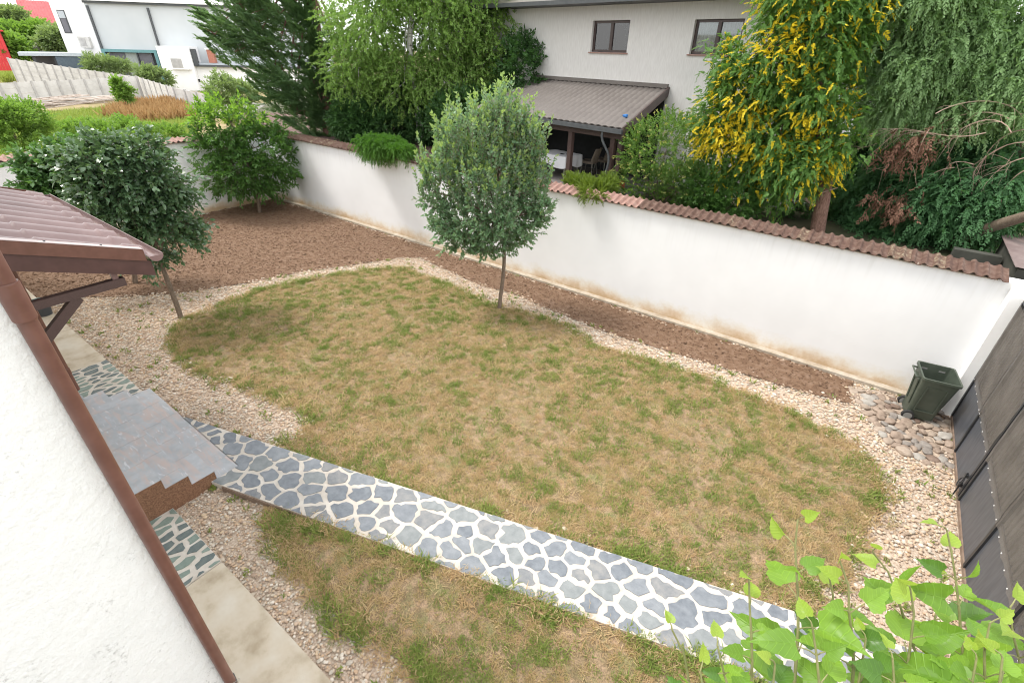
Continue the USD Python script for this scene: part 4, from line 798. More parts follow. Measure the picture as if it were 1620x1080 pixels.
M['leaf_cyp'] = leafmat('cypress_spray', [(.06, .125, .026), (.085, .165, .036), (.115, .205, .046), (.15, .245, .058)], trans=.3, rough=.55)
M['leaf_yel'] = leafmat('yellow_spray', [(.70, .55, .02), (.82, .68, .04), (.88, .78, .10)], trans=.35, rough=.6, tcol=(.9, .75, .06))
t6.add('crown', to_mesh(pick(lf, ~(yl | hf)), fold=.05), M['leaf_cyp']); t6.add('yellow_sprays', to_mesh(pick(lf, yl | hf), fold=.05), M['leaf_yel'], label='bright yellow foliage sprays')

# grey green cypress with dead boughs, far right
r = rnd(108); TG = gz(1500, 392, NBZ); RG = math.hypot(*TG[:2])
t7 = thing('cypress_tree', 'grey green drooping cypress with bare dead boughs at the right edge', 'tree', TG)
bl = [blob(1420, 40, 70, 50, RG), blob(1500, 60, 70, 55, RG), blob(1580, 50, 70, 60, RG), blob(1440, 110, 75, 45, RG), blob(1530, 130, 60, 40, RG), blob(1600, 150, 50, 45, RG), blob(1405, 165, 45, 28, RG), blob(1500, 180, 50, 22, RG), blob(1390, -10, 40, 40, RG), blob(1480, -30, 110, 45, RG), blob(1640, 90, 60, 90, RG), blob(1375, 80, 30, 40, RG)]
tg = [TG, gr(1545, 340, RG+.3), gr(1600, 270, RG+.6), gr(1640, 180, RG+.6), gr(1655, 60, RG+.6)]
tree_limbs(r, TG, None, (.2, .12), bl, M['bark_brown'], t7, 2, .04, trunkpts=tg)
t7.add('low_limb', tube(curve([TG, gr(1545, 368, RG-.4), gr(1590, 352, RG-.9), gr(1660, 330, RG-1.6)], 12), np.linspace(.13, .09, 12), 10), M['bark_brown'], smooth=60)
lf, ax, bi, bt, T_ = clusters(r, bl, 560, 26, .22, .30, 14, .095, .036, down=.35, outw=.7, rough=.5, droop=.5)
M['leaf_grey'] = leafmat('grey_green_spray', [(.095, .15, .068), (.13, .19, .09), (.17, .235, .115), (.225, .285, .145)], trans=.35, rough=.6)
t7.add('crown', to_mesh(lf, fold=.05), M['leaf_grey'])
bl2 = [blob(1395, 372, 50, 16, RG, off=.2), blob(1465, 388, 36, 11, RG, off=.1), blob(1345, 350, 36, 20, RG, off=1.2), blob(1500, 335, 45, 22, RG, off=-.2), blob(1580, 345, 40, 18, RG, off=-.2), blob(1600, 260, 40, 30, RG, off=.3), blob(1410, 345, 40, 24, RG, off=.3), blob(1490, 300, 50, 30, RG), blob(1560, 300, 55, 32, RG), blob(1610, 310, 40, 26, RG), blob(1420, 270, 40, 40, RG, off=.8), blob(1540, 350, 45, 14, RG), blob(1460, 345, 40, 22, RG, off=.6), blob(1380, 330, 50, 35, RG, off=1.0), blob(1530, 235, 40, 24, RG, off=.7)]
lf, ax, bi, bt, T_ = clusters(r, bl2, 400, 24, .22, .32, 14, .10, .038, down=.2, outw=.7, rough=.5, droop=.4)
M['leaf_low'] = leafmat('deep_green_spray', [(.035, .09, .034), (.05, .12, .044), (.07, .15, .055), (.09, .18, .07)], trans=.22, rough=.6)
t7.add('lower_boughs', to_mesh(lf, fold=.05), M['leaf_low'], label='darker green low boughs')
dead = []
for (pts, kk) in (([(1560, 210), (1500, 215), (1440, 205), (1370, 215)], 14), ([(1600, 210), (1560, 190), (1520, 205), (1500, 240)], 12), ([(1420, 205), (1400, 225), (1372, 250), (1362, 265)], 8), ([(1440, 220), (1430, 240), (1400, 265), (1395, 280)], 8), ([(1620, 225), (1580, 235), (1545, 265), (1540, 300)], 12), ([(1470, 205), (1455, 235), (1450, 250), (1440, 268)], 8), ([(1510, 265), (1470, 280), (1450, 310), (1415, 345)], 10), ([(1540, 260), (1500, 262), (1490, 290), (1490, 320)], 8), ([(1620, 250), (1585, 265), (1560, 290), (1550, 310)], 10), ([(1480, 180), (1500, 170), (1560, 160), (1620, 190)], 6), ([(1620, 205), (1590, 215), (1560, 245), (1545, 300)], 12), ([(1620, 270), (1600, 285), (1575, 320), (1560, 345)], 10), ([(1480, 215), (1430, 212), (1385, 228), (1350, 235)], 10), ([(1600, 190), (1545, 178), (1500, 190), (1465, 215)], 8)):
    dr = -.9+r.uniform(-.2, .4); c = curve([gr(x, y, RG+dr+.12*i) for i, (x, y) in enumerate(pts)], 12); dead.append(tube(c, np.linspace(.011, .003, 12), 5))
    for _ in range(kk):
        i = int(r.integers(2, 11)); d = nrm(c[min(i+1, 11)]-c[i]+r.normal(0, .12, 3))*r.uniform(.2, .55); d[2] -= r.uniform(.02, .22)
        dead.append(tube(curve([c[i], c[i]+d*.5+V(0, 0, .03), c[i]+d], 5), np.linspace(.0045, .0015, 5), 3, caps=False))
t7.add('dead_boughs', dead, M['deadwood'], label='bare brown dead boughs')
P = np.vstack([r.normal(0, 1, (34, 3))*[.2, .2, .16]+gr(x, y, RG-.7) for x, y in ((1425, 235), (1440, 228), (1455, 222), (1412, 310), (1420, 325))])
lf, ax = shoots(r, P, nrm(r.normal(0, .5, P.shape)+V(0, 0, -1)), .28, 10, .09, .03, planar=True, droop=.2)
M['leaf_dead'] = leafmat('dead_spray', [(.2, .105, .07), (.28, .16, .115), (.35, .22, .17)], trans=.2, rough=.8, tcol=(.3, .18, .12))
t7.add('withered_sprays', to_mesh(lf, fold=.05), M['leaf_dead'], label='withered reddish brown sprays')

# shrubs of the neighbour
def shrub(name, label, bl, n, mats, L=.3, k=12, ll=.06, lw=.03, up=.4, seed=0, planar=False, droop=.1, kind='diamond', yfrac=0., ymat=None, category='shrub', group=None, base=None, tw=True, splay=60, outw=.8):
    r = rnd(seed); c0 = np.mean([c for c, _ in bl], 0); b = V(c0[0], c0[1], NBZ) if base is None else base
    node = thing(name, label, category, b, group)
    P, O = sample(r, bl, n); D = nrm(O*outw+V(0, 0, up)+r.normal(0, .3, P.shape))
    lf, ax = shoots(r, P-D*L*.3, D, L, k, ll, lw, splay=splay, planar=planar, droop=droop, kind=kind, jitter=.4)
    y = (lf[5] > .75) & np.repeat(r.uniform(size=len(P)) < yfrac, k)
    node.add('foliage', to_mesh(pick(lf, ~y), kind=kind), mats)
    if y.any(): node.add('pale_tips', to_mesh(pick(lf, y), kind=kind), ymat, label='pale yellow new growth')
    if tw:
        st = [tube(curve([b+r.normal(0, .08, 3)*[1, 1, 0], (b+c)/2+r.normal(0, .08, 3), c], 6), np.linspace(.022, .008, 6), 5) for c, _ in bl for _ in (0, 1)]
        node.add('stem', st, M['bark_brown'], smooth=60)
    return node
M['leaf_priv'] = leafmat('privet_leaf', [(.07, .13, .028), (.10, .175, .038), (.135, .215, .048), (.18, .265, .065)], trans=.33)
M['leaf_cream'] = leafmat('cream_leaf', [(.35, .36, .12), (.45, .44, .2), (.5, .5, .28)], trans=.3)
Rp = 14.6
shrub('privet_bush', 'rounded bright green bush with pale tips in front of the terrace corner', [blob(1055, 235, 70, 55, Rp), blob(1020, 285, 45, 40, Rp), blob(1085, 290, 50, 42, Rp), blob(1100, 235, 35, 40, Rp), blob(1010, 240, 28, 30, Rp)], 2000, M['leaf_priv'], seed=201, L=.3, k=12, ll=.06, lw=.032, yfrac=.3, ymat=M['leaf_cream'])
M['leaf_hedge'] = leafmat('dark_hedge_leaf', [(.026, .06, .018), (.04, .085, .024), (.055, .11, .03)], trans=.22)
for i, (bs, lab) in enumerate(([[blob(1120, 300, 40, 40, 14.2), blob(1160, 320, 40, 30, 14)], 'dark green leafy shrub between the bright bush and the golden cypress'], [[blob(1235, 320, 50, 32, 15.4), blob(1270, 330, 45, 30, 15.6), blob(1330, 320, 50, 40, 16)], 'dark shrub behind the trunk of the golden cypress'])):
    shrub('leafy_shrub', lab, bs, 900, M['leaf_hedge'] if i else M['leaf_t3'], seed=210+i, L=.3, k=12, ll=.07, lw=.035)
M['leaf_jun'] = leafmat('juniper_spray', [(.13, .19, .025), (.2, .26, .035), (.28, .33, .05)], trans=.25)
shrub('creeping_juniper', 'yellow green creeping juniper spilling over the wall coping', [blob(912, 288, 28, 5, 14.1, .4), blob(940, 296, 30, 7, 13.6, .45), blob(962, 288, 14, 5, 14., .4), blob(942, 306, 24, 7, 12.95, .3)], 1300, M['leaf_jun'], seed=220, L=.24, k=16, ll=.055, lw=.016, planar=True, up=.1, droop=.15, splay=45, outw=1., tw=False)
M['leaf_fern'] = leafmat('fern_spray', [(.055, .13, .018), (.08, .175, .025), (.11, .21, .035)], trans=.3)
shrub('ferny_shrub', 'soft bright green ferny shrub leaning over the wall coping', [blob(605, 228, 36, 13, 17.9, .6), blob(580, 220, 22, 9, 18.2, .5), blob(632, 236, 24, 8, 17.3, .5)], 2200, M['leaf_fern'], seed=221, L=.32, k=18, ll=.075, lw=.014, planar=True, up=.35, droop=.6, splay=40, outw=1., tw=False)
for i, (bs, lab) in enumerate((([blob(600, 190, 60, 30, 23), blob(680, 200, 50, 30, 22.5), blob(640, 160, 60, 40, 24)], 'dark shrub in shade under the weeping birch'), ([blob(740, 190, 60, 40, 21), blob(810, 180, 50, 40, 20.5), blob(830, 110, 40, 50, 21)], 'dark shrub beside the neighbour terrace, behind the fruit tree'), ([blob(562, 190, 32, 22, 22.5)], 'low dark shrub at the foot of the big conifer'))):
    shrub('shade_shrub', lab, bs, 1800, M['leaf_hedge'], seed=230+i, L=.5, k=14, ll=.14, lw=.06)
for i, (bs, lab) in enumerate((([blob(1420, 330, 70, 60, 20, 1.2), blob(1360, 270, 60, 70, 20, 1.2)], 'tall dark hedge plant behind the two cypresses'), ([blob(1540, 290, 80, 70, 20, 1.2), blob(1630, 300, 70, 70, 20, 1.2)], 'tall dark hedge plant behind the right hand cypress'), ([blob(1250, 250, 80, 80, 19.5, 1.2), blob(1180, 290, 60, 50, 18.5, 1.)], 'tall dark hedge plant behind the golden cypress'))):
    shrub('hedge_plant', lab, bs, 2600, M['leaf_hedge'], seed=240+i, L=.5, k=14, ll=.15, lw=.07)

#==NEIGHBOUR==
# ------------------------------------------------------------------ neighbour house
U, NN = nrm(V(.987, -.16, 0)), nrm(V(-.16, -.987, 0))              # along the facade to the right; out of the facade
EZ = 4.22; E = gz(986, 204, EZ); FAC = E-3.0*NN
def fpx(x, y, off=0.):
    d = ray(x, y); o = FAC+NN*off; return EYE+d*(NN@(o-EYE))/(NN@d)
def sz_(x, y): p = fpx(x, y); return (p-FAC)@U, p[2]
def fb(s0, s1, n0, n1, z0, z1): return obox(FAC*V(1, 1, 0)+U*s0+NN*n0+V(0, 0, z0), U*(s1-s0), NN*(n1-n0), V(0, 0, z1-z0))
s_win = [(sz_(938, 33), sz_(991, 84)), (sz_(1100, 31), sz_(1166, 88))]
ezr = sz_(1000, 8)[1]; sl, sr = sz_(700, 100)[0], sz_(1330, 100)[0]
nh = thing('neighbour_house', 'off white two storey neighbour house with brown windows and dark eaves', 'house', FAC*V(1, 1, 0)+V(0, 0, NBZ)-NN*3)
fx = trimesh.Trimesh  # facade with window holes
hole = [sbox(min(a[0], b[0]), min(a[1], b[1]), max(a[0], b[0]), max(a[1], b[1])) for a, b in s_win]
fc = sbox(sl, NBZ-.2, sr, ezr+.02)
for h_ in hole: fc = fc.difference(h_)
m = trimesh.creation.extrude_polygon(fc, .25, engine='earcut'); TT = np.eye(4); TT[:3, 0], TT[:3, 1], TT[:3, 2], TT[:3, 3] = U, (0, 0, 1), NN, FAC*V(1, 1, 0)-NN*.25; m.apply_transform(TT)
nh.add('wall', [m, fb(sl, sl+.25, -8, -.251, NBZ-.2, ezr), fb(sr-.25, sr, -8, -.251, NBZ-.2, ezr), fb(sl, sr, -8.2, -8.001, NBZ-.2, ezr), fb(sl+.26, sr-.26, -7.9, -.4, ezr-.3, ezr-.05)], M['render_house'])
rf = nh.add('roof', [obox(FAC*V(1, 1, 0)+U*(sl-.6)+NN*.75+V(0, 0, ezr+.03), U*(sr-sl+1.2), -NN*5, V(0, 0, 2.2), ), obox(FAC*V(1, 1, 0)+U*(sl-.6)+NN*.75+V(0, 0, ezr+.02), U*(sr-sl+1.2), -NN*9.7, V(0, 0, .12))][1:], M['dark_roof'])
rp = trimesh.Trimesh([*(FAC*V(1, 1, 0)+U*s+NN*n+V(0, 0, ezr+z) for s in (sl-.6, sr+.6) for n, z in ((.75, .14), (-4.1, 2.3), (-8.95, .14)))], [[0, 3, 4], [0, 4, 1], [1, 4, 5], [1, 5, 2], [0, 1, 2], [3, 5, 4]], process=False)
nh.add('roof_slope', rp, M['terrace_roof'])
nh.add('gutter', fb(sl-.6, sr+.6, .751, .86, ezr+.02, ezr+.14), M['dark_gutter'])
for h_ in hole:
    x0, z0, x1, z1 = h_.bounds; t = .07
    w = nh.add('window', [fb(x0, x1, -.16, -.10, z0, z0+t), fb(x0, x1, -.16, -.10, z1-t, z1), fb(x0, x0+t, -.16, -.10, z0+t, z1-t), fb(x1-t, x1, -.16, -.10, z0+t, z1-t), fb((x0+x1)/2-.05, (x0+x1)/2+.05, -.165, -.095, z0+t, z1-t)], M['window_brown'])
    mid = (x0+x1)/2
    w.add('pane', fb(x0+t, mid-.05, -.137, -.131, z0+t, z1-t), M['glass']); w.add('pane', fb(mid+.05, x1-t, -.137, -.131, z0+t, z1-t), M['glass'])
    w.add('sill', fb(x0-.05, x1+.05, -.10, .05, z0-.035, z0-.002), M['clay_pale'])
    # curtain as a pleated sheet
    ss = np.linspace(x0, x1, 90); pl = -.30+.025*np.sin(ss*55); cv = np.vstack([[FAC*V(1, 1, 0)+U*s+NN*p+V(0, 0, z) for s, p in zip(ss, pl)] for z in (z0-.05, z1+.05)])
    w.add('curtain', trimesh.Trimesh(cv, [[i, i+1, 91+i] for i in range(89)]+[[i, 91+i, 90+i] for i in range(89)], process=False), M['curtain'], smooth=True)
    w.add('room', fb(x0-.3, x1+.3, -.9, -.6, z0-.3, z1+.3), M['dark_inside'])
# terrace lean-to roof with small metal tiles
tr = thing('terrace_roof', 'brown grey tiled lean-to terrace roof with posts and gutter', 'canopy', E*V(1, 1, 0)+V(0, 0, NBZ))
sR = (E-FAC)@U; sL = sR-6.2; zt = sz_(1058, 141)[1]
n1, n2 = 240, 110; S_, Q_ = np.meshgrid(np.linspace(sL, sR, n1), np.linspace(0, 3.05, n2), indexing='ij'); step = ((Q_/3.05*9) % 1)
Zt = zt+(EZ+.02-zt)*Q_/3.0+.03*np.abs(np.sin(S_*math.pi/.23))+.05*(1-step)-.05
sRt = sz_(1057, 141)[0]; S_ = sL+(S_-sL)*((sRt+(sR-sRt)*Q_/3.0-sL)/(sR-sL))
VT = FAC*V(1, 1, 0)+S_[..., None]*U+Q_[..., None]*NN+Zt[..., None]*V(0, 0, 1)
ii = np.arange(n1*n2).reshape(n1, n2); qd = np.stack([ii[:-1, :-1], ii[1:, :-1], ii[1:, 1:], ii[:-1, 1:]], -1).reshape(-1, 4)
tr.add('roof', trimesh.Trimesh(VT.reshape(-1, 3), np.vstack([qd[:, [0, 2, 1]], qd[:, [0, 3, 2]]]), process=False), M['terrace_roof'], smooth=50)
A0 = lambda s, q, dz=0: FAC*V(1, 1, 0)+U*s+NN*q+V(0, 0, zt+(EZ-zt)*q/3.0+dz)
tr.add('flashing', obox(A0(sL, .0, .02), U*(sRt-sL), NN*.07, V(0, 0, .11)), M['terrace_roof'])
tr.add('barge_board', obox(A0(sRt, .0, -.2), U*.05, A0(sR, 3.05)-A0(sRt, 0), V(0, 0, .26)), M['window_brown'])
tr.add('ceiling', obox(A0(sL, .02, -.12), U*(min(sR, sRt)-sL-.02), A0(sR, 3.0)-A0(sR, .02), V(0, 0, .05)), M['brown_wood'])
fbz = lambda s0, s1, n0, n1, z0, z1: fb(s0, s1, n0, n1, z0, z1)
tr.add('gutter', fb(sL, sR+.03, 3.0, 3.12, EZ-.13, EZ-.02), M['dark_gutter'])
tr.add('beam', fb(sL, sR-.05, 2.75, 2.9, EZ-.30, EZ-.14), M['brown_wood'])
for sx in (sz_(0, 0)[0]*0+(gz(965, 240, 3.4)-FAC)@U*0+sR-.38, sR-1.92, sR-3.6, sR-5.3, sR-.12): tr.add('post', fb(sx-.07, sx+.07, 2.76, 2.89, NBZ, EZ-.301), M['brown_wood'])
dpp = FAC*V(1, 1, 0)+U*(sR-.62)+NN*3.06
tr.add('downpipe', tube(curve([dpp+V(0, 0, EZ-.1), dpp+V(0, 0, EZ-.32), dpp+U*.22-NN*.1+V(0, 0, EZ-.75), dpp+U*.24-NN*.1+V(0, 0, EZ-1.0), dpp+U*.24-NN*.1+V(0, 0, NBZ)], 16), .035, 8), M['dark_gutter'], smooth=60)
tr.add('floor', fb(sL, sR+.2, -.0, 3.2, NBZ-.1, NBZ+.03), M['paving'])
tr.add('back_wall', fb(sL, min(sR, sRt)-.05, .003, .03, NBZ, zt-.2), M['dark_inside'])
single('blue_rag', lump(71, .09, .06, .05, 2, .5).apply_translation(A0(sR-.42, 2.35, .06)), M['blue'], 'small blue rag lying on the terrace roof', 'rag')
# table and chairs
FZ = NBZ+.03; tc_ = gz(890, 265, FZ+.3); 
tb_ = thing('terrace_table', 'terrace table under a white hanging tablecloth', 'table', V(tc_[0], tc_[1], FZ))
def tl(s, n, z): return V(tc_[0], tc_[1], FZ)+U*s+NN*n+V(0, 0, z)
ring = [(-.75, -.42), (.45, -.42), (.45, .42), (-.75, .42)]
cv, cf = [], []
per = []
for (a, b), (c, d) in zip(ring, ring[1:]+ring[:1]):
    for t in np.linspace(0, 1, 14, endpoint=False): per.append((a+(c-a)*t, b+(d-b)*t))
per = np.array(per); cen = per.mean(0); npn = len(per); wv = 1+.035*np.sin(np.arange(npn)*1.35)
for sc, z in ((0, .735), (1, .735), (1.02, .70), (1.05, .40)):
    for i, p in enumerate(per): q = cen+(p-cen)*(sc*(wv[i] if z < .7 else 1)); cv.append(tl(*q, z-(.05*math.sin(i*.45) if z < .5 else 0)))
for k in range(3):
    for i in range(npn): j = (i+1) % npn; cf += [[k*npn+i, (k+1)*npn+i, (k+1)*npn+j], [k*npn+i, (k+1)*npn+j, k*npn+j]]
tb_.add('tablecloth', trimesh.Trimesh(cv, cf, process=False), M['cloth'], smooth=40)
for s, n in ((-.65, -.34), (.36, -.34), (.36, .34), (-.65, .34)): tb_.add('leg', tube([tl(s, n, 0), tl(s, n, .72)], .022, 8), M['chrome'])
for s, n in ((-.05, .05), (.12, -.05)): single('phone' if s < 0 else 'dark_case', obox(tl(s, n, .738), U*.14, NN*.08, V(0, 0, .015)), M['rubber'], 'small dark phone on the white tablecloth' if s < 0 else 'flat dark case on the white tablecloth', 'phone' if s < 0 else 'case')
def chair_at(p, az):
    ch = thing('terrace_chair', 'taupe upholstered chair nearest the wall at the white clothed table', 'chair', p, 'chairs at the terrace table')
    c, s = math.cos(az), math.sin(az); X, Yv = V(c, s, 0), V(-s, c, 0)
    w = lambda a, b, z: p+X*a+Yv*b+V(0, 0, z)
    ch.add('seat', trimesh.creation.box(extents=[.46, .46, .08], transform=np.block([[np.column_stack([X, Yv, V(0, 0, 1)]), (p+V(0, 0, .45))[:, None]], [np.zeros((1, 3)), 1]])), M['chair'])
    pts = [];  n1, n2 = 9, 8
    for lay in (0, .05):
        for i in range(n2):
            for j in range(n1):
                t = i/(n2-1); u = j/(n1-1)*2-1; pts.append(w(-.22-.14*t-lay+.09*u*u, u*(.24-.05*t*t), .46+.44*t))
    f = []
    for lay in (0, 1):
        for i in range(n2-1):
            for j in range(n1-1): a = lay*n1*n2+i*n1+j; q = [[a, a+1, a+n1+1], [a, a+n1+1, a+n1]]; f += q if not lay else [x[::-1] for x in q]
    o = n1*n2
    for j in range(n1-1):
        for i in (0, n2-1): a = i*n1+j; f += [[a, a+1, o+a+1], [a, o+a+1, o+a]]
    for i in range(n2-1):
        for j in (0, n1-1): a = i*n1+j; f += [[a, a+n1, o+a+n1], [a, o+a+n1, o+a]]
    ch.add('backrest', trimesh.Trimesh(pts, f, process=False), M['chair'], smooth=40)
    for a, b in ((.19, .19), (.19, -.19), (-.2, .19), (-.2, -.19)): ch.add('leg', tube([w(a*.9, b*.9, .42), w(a*1.15, b*1.12, 0)], [.016, .011], 6), M['chrome'])
    return ch
az0 = math.degrees(math.atan2(U[1], U[0]))
ch0 = chair_at(V(*gz(930, 277, FZ)[:2], FZ), math.atan2(-U[1], -U[0])+.25)
p1 = gz(930, 277, FZ)-NN*.62+U*.12; copy_of(ch0, (p1[0], p1[1], FZ), -12, 'taupe upholstered chair behind the first, further from the wall')
p2 = tl(-1.05, .55, 0); copy_of(ch0, (p2[0], p2[1], FZ), 120, 'taupe chair at the left end of the table, half hidden by the post')
single('crate', [fb(sR-.95, sR-.6, 1.6, 1.95, FZ, FZ+.2)], M['red_wall'], 'low red crate on the terrace floor by the post', 'crate')
# shed at the right
sd = thing('garden_shed', 'dark shed with brown corrugated roof behind the right wall corner', 'shed', (4, 13, NBZ))
sd.add('wall', [box(1.75, 2.5, 13.0, 13.2, NBZ-.2, 2.72), box(2.56, 2.7, 11.9, 14.1, NBZ-.2, 2.85)], M['shed_wall'])
n1, n2 = 120, 14; Y_, X_ = np.meshgrid(np.linspace(11.0+.75, 14.2, n1), np.linspace(2.47, 7, n2), indexing='ij'); Z_ = 2.93+.012*np.sin(Y_*2*math.pi/.08)-(X_-2.47)*.04
ii = np.arange(n1*n2).reshape(n1, n2); qd = np.stack([ii[:-1, :-1], ii[1:, :-1], ii[1:, 1:], ii[:-1, 1:]], -1).reshape(-1, 4)
sd.add('roof', trimesh.Trimesh(np.stack([X_, Y_, Z_], -1).reshape(-1, 3), np.vstack([qd[:, [0, 2, 1]], qd[:, [0, 3, 2]]]), process=False), M['shed_roof'], smooth=True)

#==FAR==
# ------------------------------------------------------------------ far lot: fences, white house, red roofs, lumber, wild plants
def fence(label, stations, nper, h, name='concrete_fence', low=False):
    """stations: (px, py of the top edge, range); posts and stacked panels between them"""
    tops = [gr(x, y, R) for x, y, R in stations]; fn = thing(name, label, 'fence', tops[0]*V(1, 1, 0), 'concrete fences of the open lot')
    P = []
    for (a, b), n in zip(zip(tops, tops[1:]), nper):
        for i in range(n): P.append(a+(b-a)*i/n)
    P.append(tops[-1]); P = np.array(P)
    for p in P: fn.add('post', box(p[0]-.09, p[0]+.09, p[1]-.09, p[1]+.09, p[2]-h-1.2, p[2]+.06), M['fence_grey'])
    for a, b in zip(P, P[1:]):
        d = nrm((b-a)*V(1, 1, 0)); n = V(-d[1], d[0], 0)*.05
        for k in range(4):
            z0, z1 = -h+k*h/4+(.0 if k else -1.2), -h+(k+1)*h/4-.014
            fn.add('panel', obox(a+d*.09-n/2+V(0, 0, z0), (b-a)-d*.18, n, V(0, 0, z1-z0)), M['fence_conc'])
    return P
fence('grey concrete panel fence running behind the lumber pile', [(-30, 133, 72.8), (49, 129, 73.2), (110, 127, 74.8), (215, 121, 77.5)], [3, 3, 5], 2.)
fence('long pale concrete fence slanting down in front of the white house', [(12, 92, 90), (110, 107, 86), (218, 122, 79), (274, 139, 62), (330, 150, 56), (440, 168, 50)], [7, 8, 6, 3, 5], 2.2)
# white house: right face runs from corner C to C2
C = gr(147, 78, 96.); ev = ray(131, 1); ev = ev/math.hypot(ev[0], ev[1]); ez = 6+96*ev[2]
e2 = ray(322, 8); e2 = e2/math.hypot(e2[0], e2[1]); R_2 = (ez-6)/e2[2]
A_ = gr(131, 1, 96.)*V(1, 1, 0); B_ = gr(322, 8, R_2)*V(1, 1, 0); wu = nrm(B_-A_); wn = V(wu[1], -wu[0], 0)
if wn@(-A_) < 0: wn = -wn
def wpx(x, y):
    d = ray(x, y); p = EYE+d*(wn@(A_-EYE))/(wn@d); return (p-A_)@wu, p[2]
def wb(s0, s1, n0, n1, z0, z1): return obox(A_+wu*s0+wn*n0+V(0, 0, z0), wu*(s1-s0), wn*(n1-n0), V(0, 0, z1-z0))
LW = np.linalg.norm(B_-A_)+14
wh = thing('white_house', 'big modern white house with teal framed glazing beyond the open lot', 'house', A_)
wh.add('wall', [wb(0.0, LW, -12, -.001, -1, ez)], M['grey_house'])
wh.add('end_wall', [wb(-.25, 0., -12.2, .0, -1, ez+1.2)], M['white_house'])
wh.add('roof', [wb(0, LW+.5, -12, .5, ez+.002, ez+.35)], M['white_house'])
wh.add('gutter', [wb(0, LW+.5, .0, .35, ez-.25, ez), ], M['dark_gutter'])
for x, y0, y1 in ((137, 2, 75), (233, 6, 82)):
    s, z1 = wpx(x, y0+4); _, z0 = wpx(x+22, y1); wh.add('downpipe', [wb(s-.12, s+.12, .02, .22, z0-2.5, z1-.2)], M['dark_gutter'])
s0, zt_ = wpx(140, 77); s1, _ = wpx(248, 77); _, zb_ = wpx(222, 122); s0 = max(s0, .3)
gl = wh.add('glazed_front', [wb(s0, s1, .002, .5, zt_-.35, zt_), wb(s0, s0+.35, .002, .5, zb_-1, zt_-.35), wb(s1-.35, s1, .002, .5, zb_-1, zt_-.35)], M['teal'])
W_ = s1-s0
gl.add('pane', wb(s0+.35, s0+W_*.17, .05, .09, zb_, zt_-.36), M['dark_grey_panel']); gl.add('pane', wb(s0+W_*.18, s0+W_*.38, .05, .09, zb_, zt_-.36), M['dark_grey_panel'])
gl.add('pane', wb(s0+W_*.39, s0+W_*.60, .05, .09, zb_, zt_-.36), M['curtain'], label='pane with pale curtain')
gl.add('mullion', wb(s0+W_*.605, s0+W_*.625, .03, .3, zb_, zt_-.36), M['dark_gutter'])
gl.add('door', wb(s0+W_*.63, s0+W_*.86, .05, .11, zb_, zt_-.36), M['dark_grey_panel'], label='plain dark grey door leaf'); gl.add('pane', wb(s0+W_*.87, s1-.36, .04, .08, zb_, zt_-.36), M['dark_inside'])
# window and unit on the end wall (normal -wu)
def epx(x, y):
    d = ray(x, y); o = A_-wu*.25; p = EYE+d*(wu@(o-EYE))/(wu@d); return (p-A_)@wn, p[2]
def eb(n0, n1, z0, z1, o0, o1): return obox(A_-wu*(.25+o1)+wn*n0+V(0, 0, z0), wu*(o1-o0), wn*(n1-n0), V(0, 0, z1-z0))
# annex in front of the right part
q0, za = wpx(262, 73); q1, _ = wpx(312, 76); q2 = LW-1
an = wh.add('annex', [wb(q0, q1, .01, 3.0, -1, za), wb(q1+.01, q2, .01, 2.2, -1, za-2.2)], M['white_house'])
an.add('annex_roof', [wb(q1+.01, q2, .0, 2.5, za-2.19, za-1.95)], M['light_flat'])
an.add('annex_gutter', [wb(q1+.3, q2, 2.51, 2.7, za-2.35, za-2.1), wb(q1+.01, q1+.6, 2.21, 2.7, za-2.3, za-.25)], M['dark_gutter'])
an.add('chimney', [wb(q1+1.6, q1+2.4, .6, 1.4, za-1.9, za-.3)], M['brick']); an.add('chimney_cap', [wb(q1+1.5, q1+2.5, .5, 1.5, za-.29, za-.12)], M['white_house'])
fan = trimesh.creation.annulus(.28, .34, .04)
for (sx, zz, nn) in ((q0+1.3, za-1.9, 3.0),):
    ac = wh.add('air_conditioner', wb(sx, sx+2.4, nn+.01, nn+.35, zz-.8, zz+.7), M['white_plain'])
    ac.add('grille', [wb(sx+.25, sx+1.6, nn+.351, nn+.37, zz-.6, zz+.5)], M['fence_grey'])
wh.add('vent', wb(q0+4.2, q0+4.45, 3.001, 3.06, za-4.2, za-3.85), M['dark_inside'])
# end face features
ne0, zw1 = epx(90, 16); ne1, _ = epx(97, 15)
EW = gr(120, 60, 96.)
# the wing left of the corner, set further back, facing the lot
w0 = gr(83, 20, 99.)*V(1, 1, 0); w1 = A_+wn*.0; lu = nrm(w1-w0); ln_ = V(lu[1], -lu[0], 0); ln_ = ln_ if ln_@(-w0) > 0 else -ln_; LL = np.linalg.norm(w1-w0)
def lb(s0, s1, n0, n1, z0, z1): return obox(w0+lu*s0+ln_*n0+V(0, 0, z0), lu*(s1-s0), ln_*(n1-n0), V(0, 0, z1-z0))
def lpx(x, y):
    d = ray(x, y); p = EYE+d*(ln_@(w0-EYE))/(ln_@d); return (p-w0)@lu, p[2]
wh.add('side_wing', lb(0, LL-.3, -8, 0, -1, ez+3), M['white_house'])
a0, z1 = lpx(89, 16); a1, _ = lpx(101, 16); _, z0 = lpx(107, 53)
wn_ = wh.add('window', [lb(a0, a1, .002, .05, z0, z1)], M['dark_gutter']); wn_.add('pane', lb(a0+.18, a1-.18, .052, .07, z0+.15, z1-.15), M['dark_grey_panel']); wn_.add('blind', lb(a0+.1, a1-.1, .052, .1, z1-.9, z1-.1), M['light_flat'])
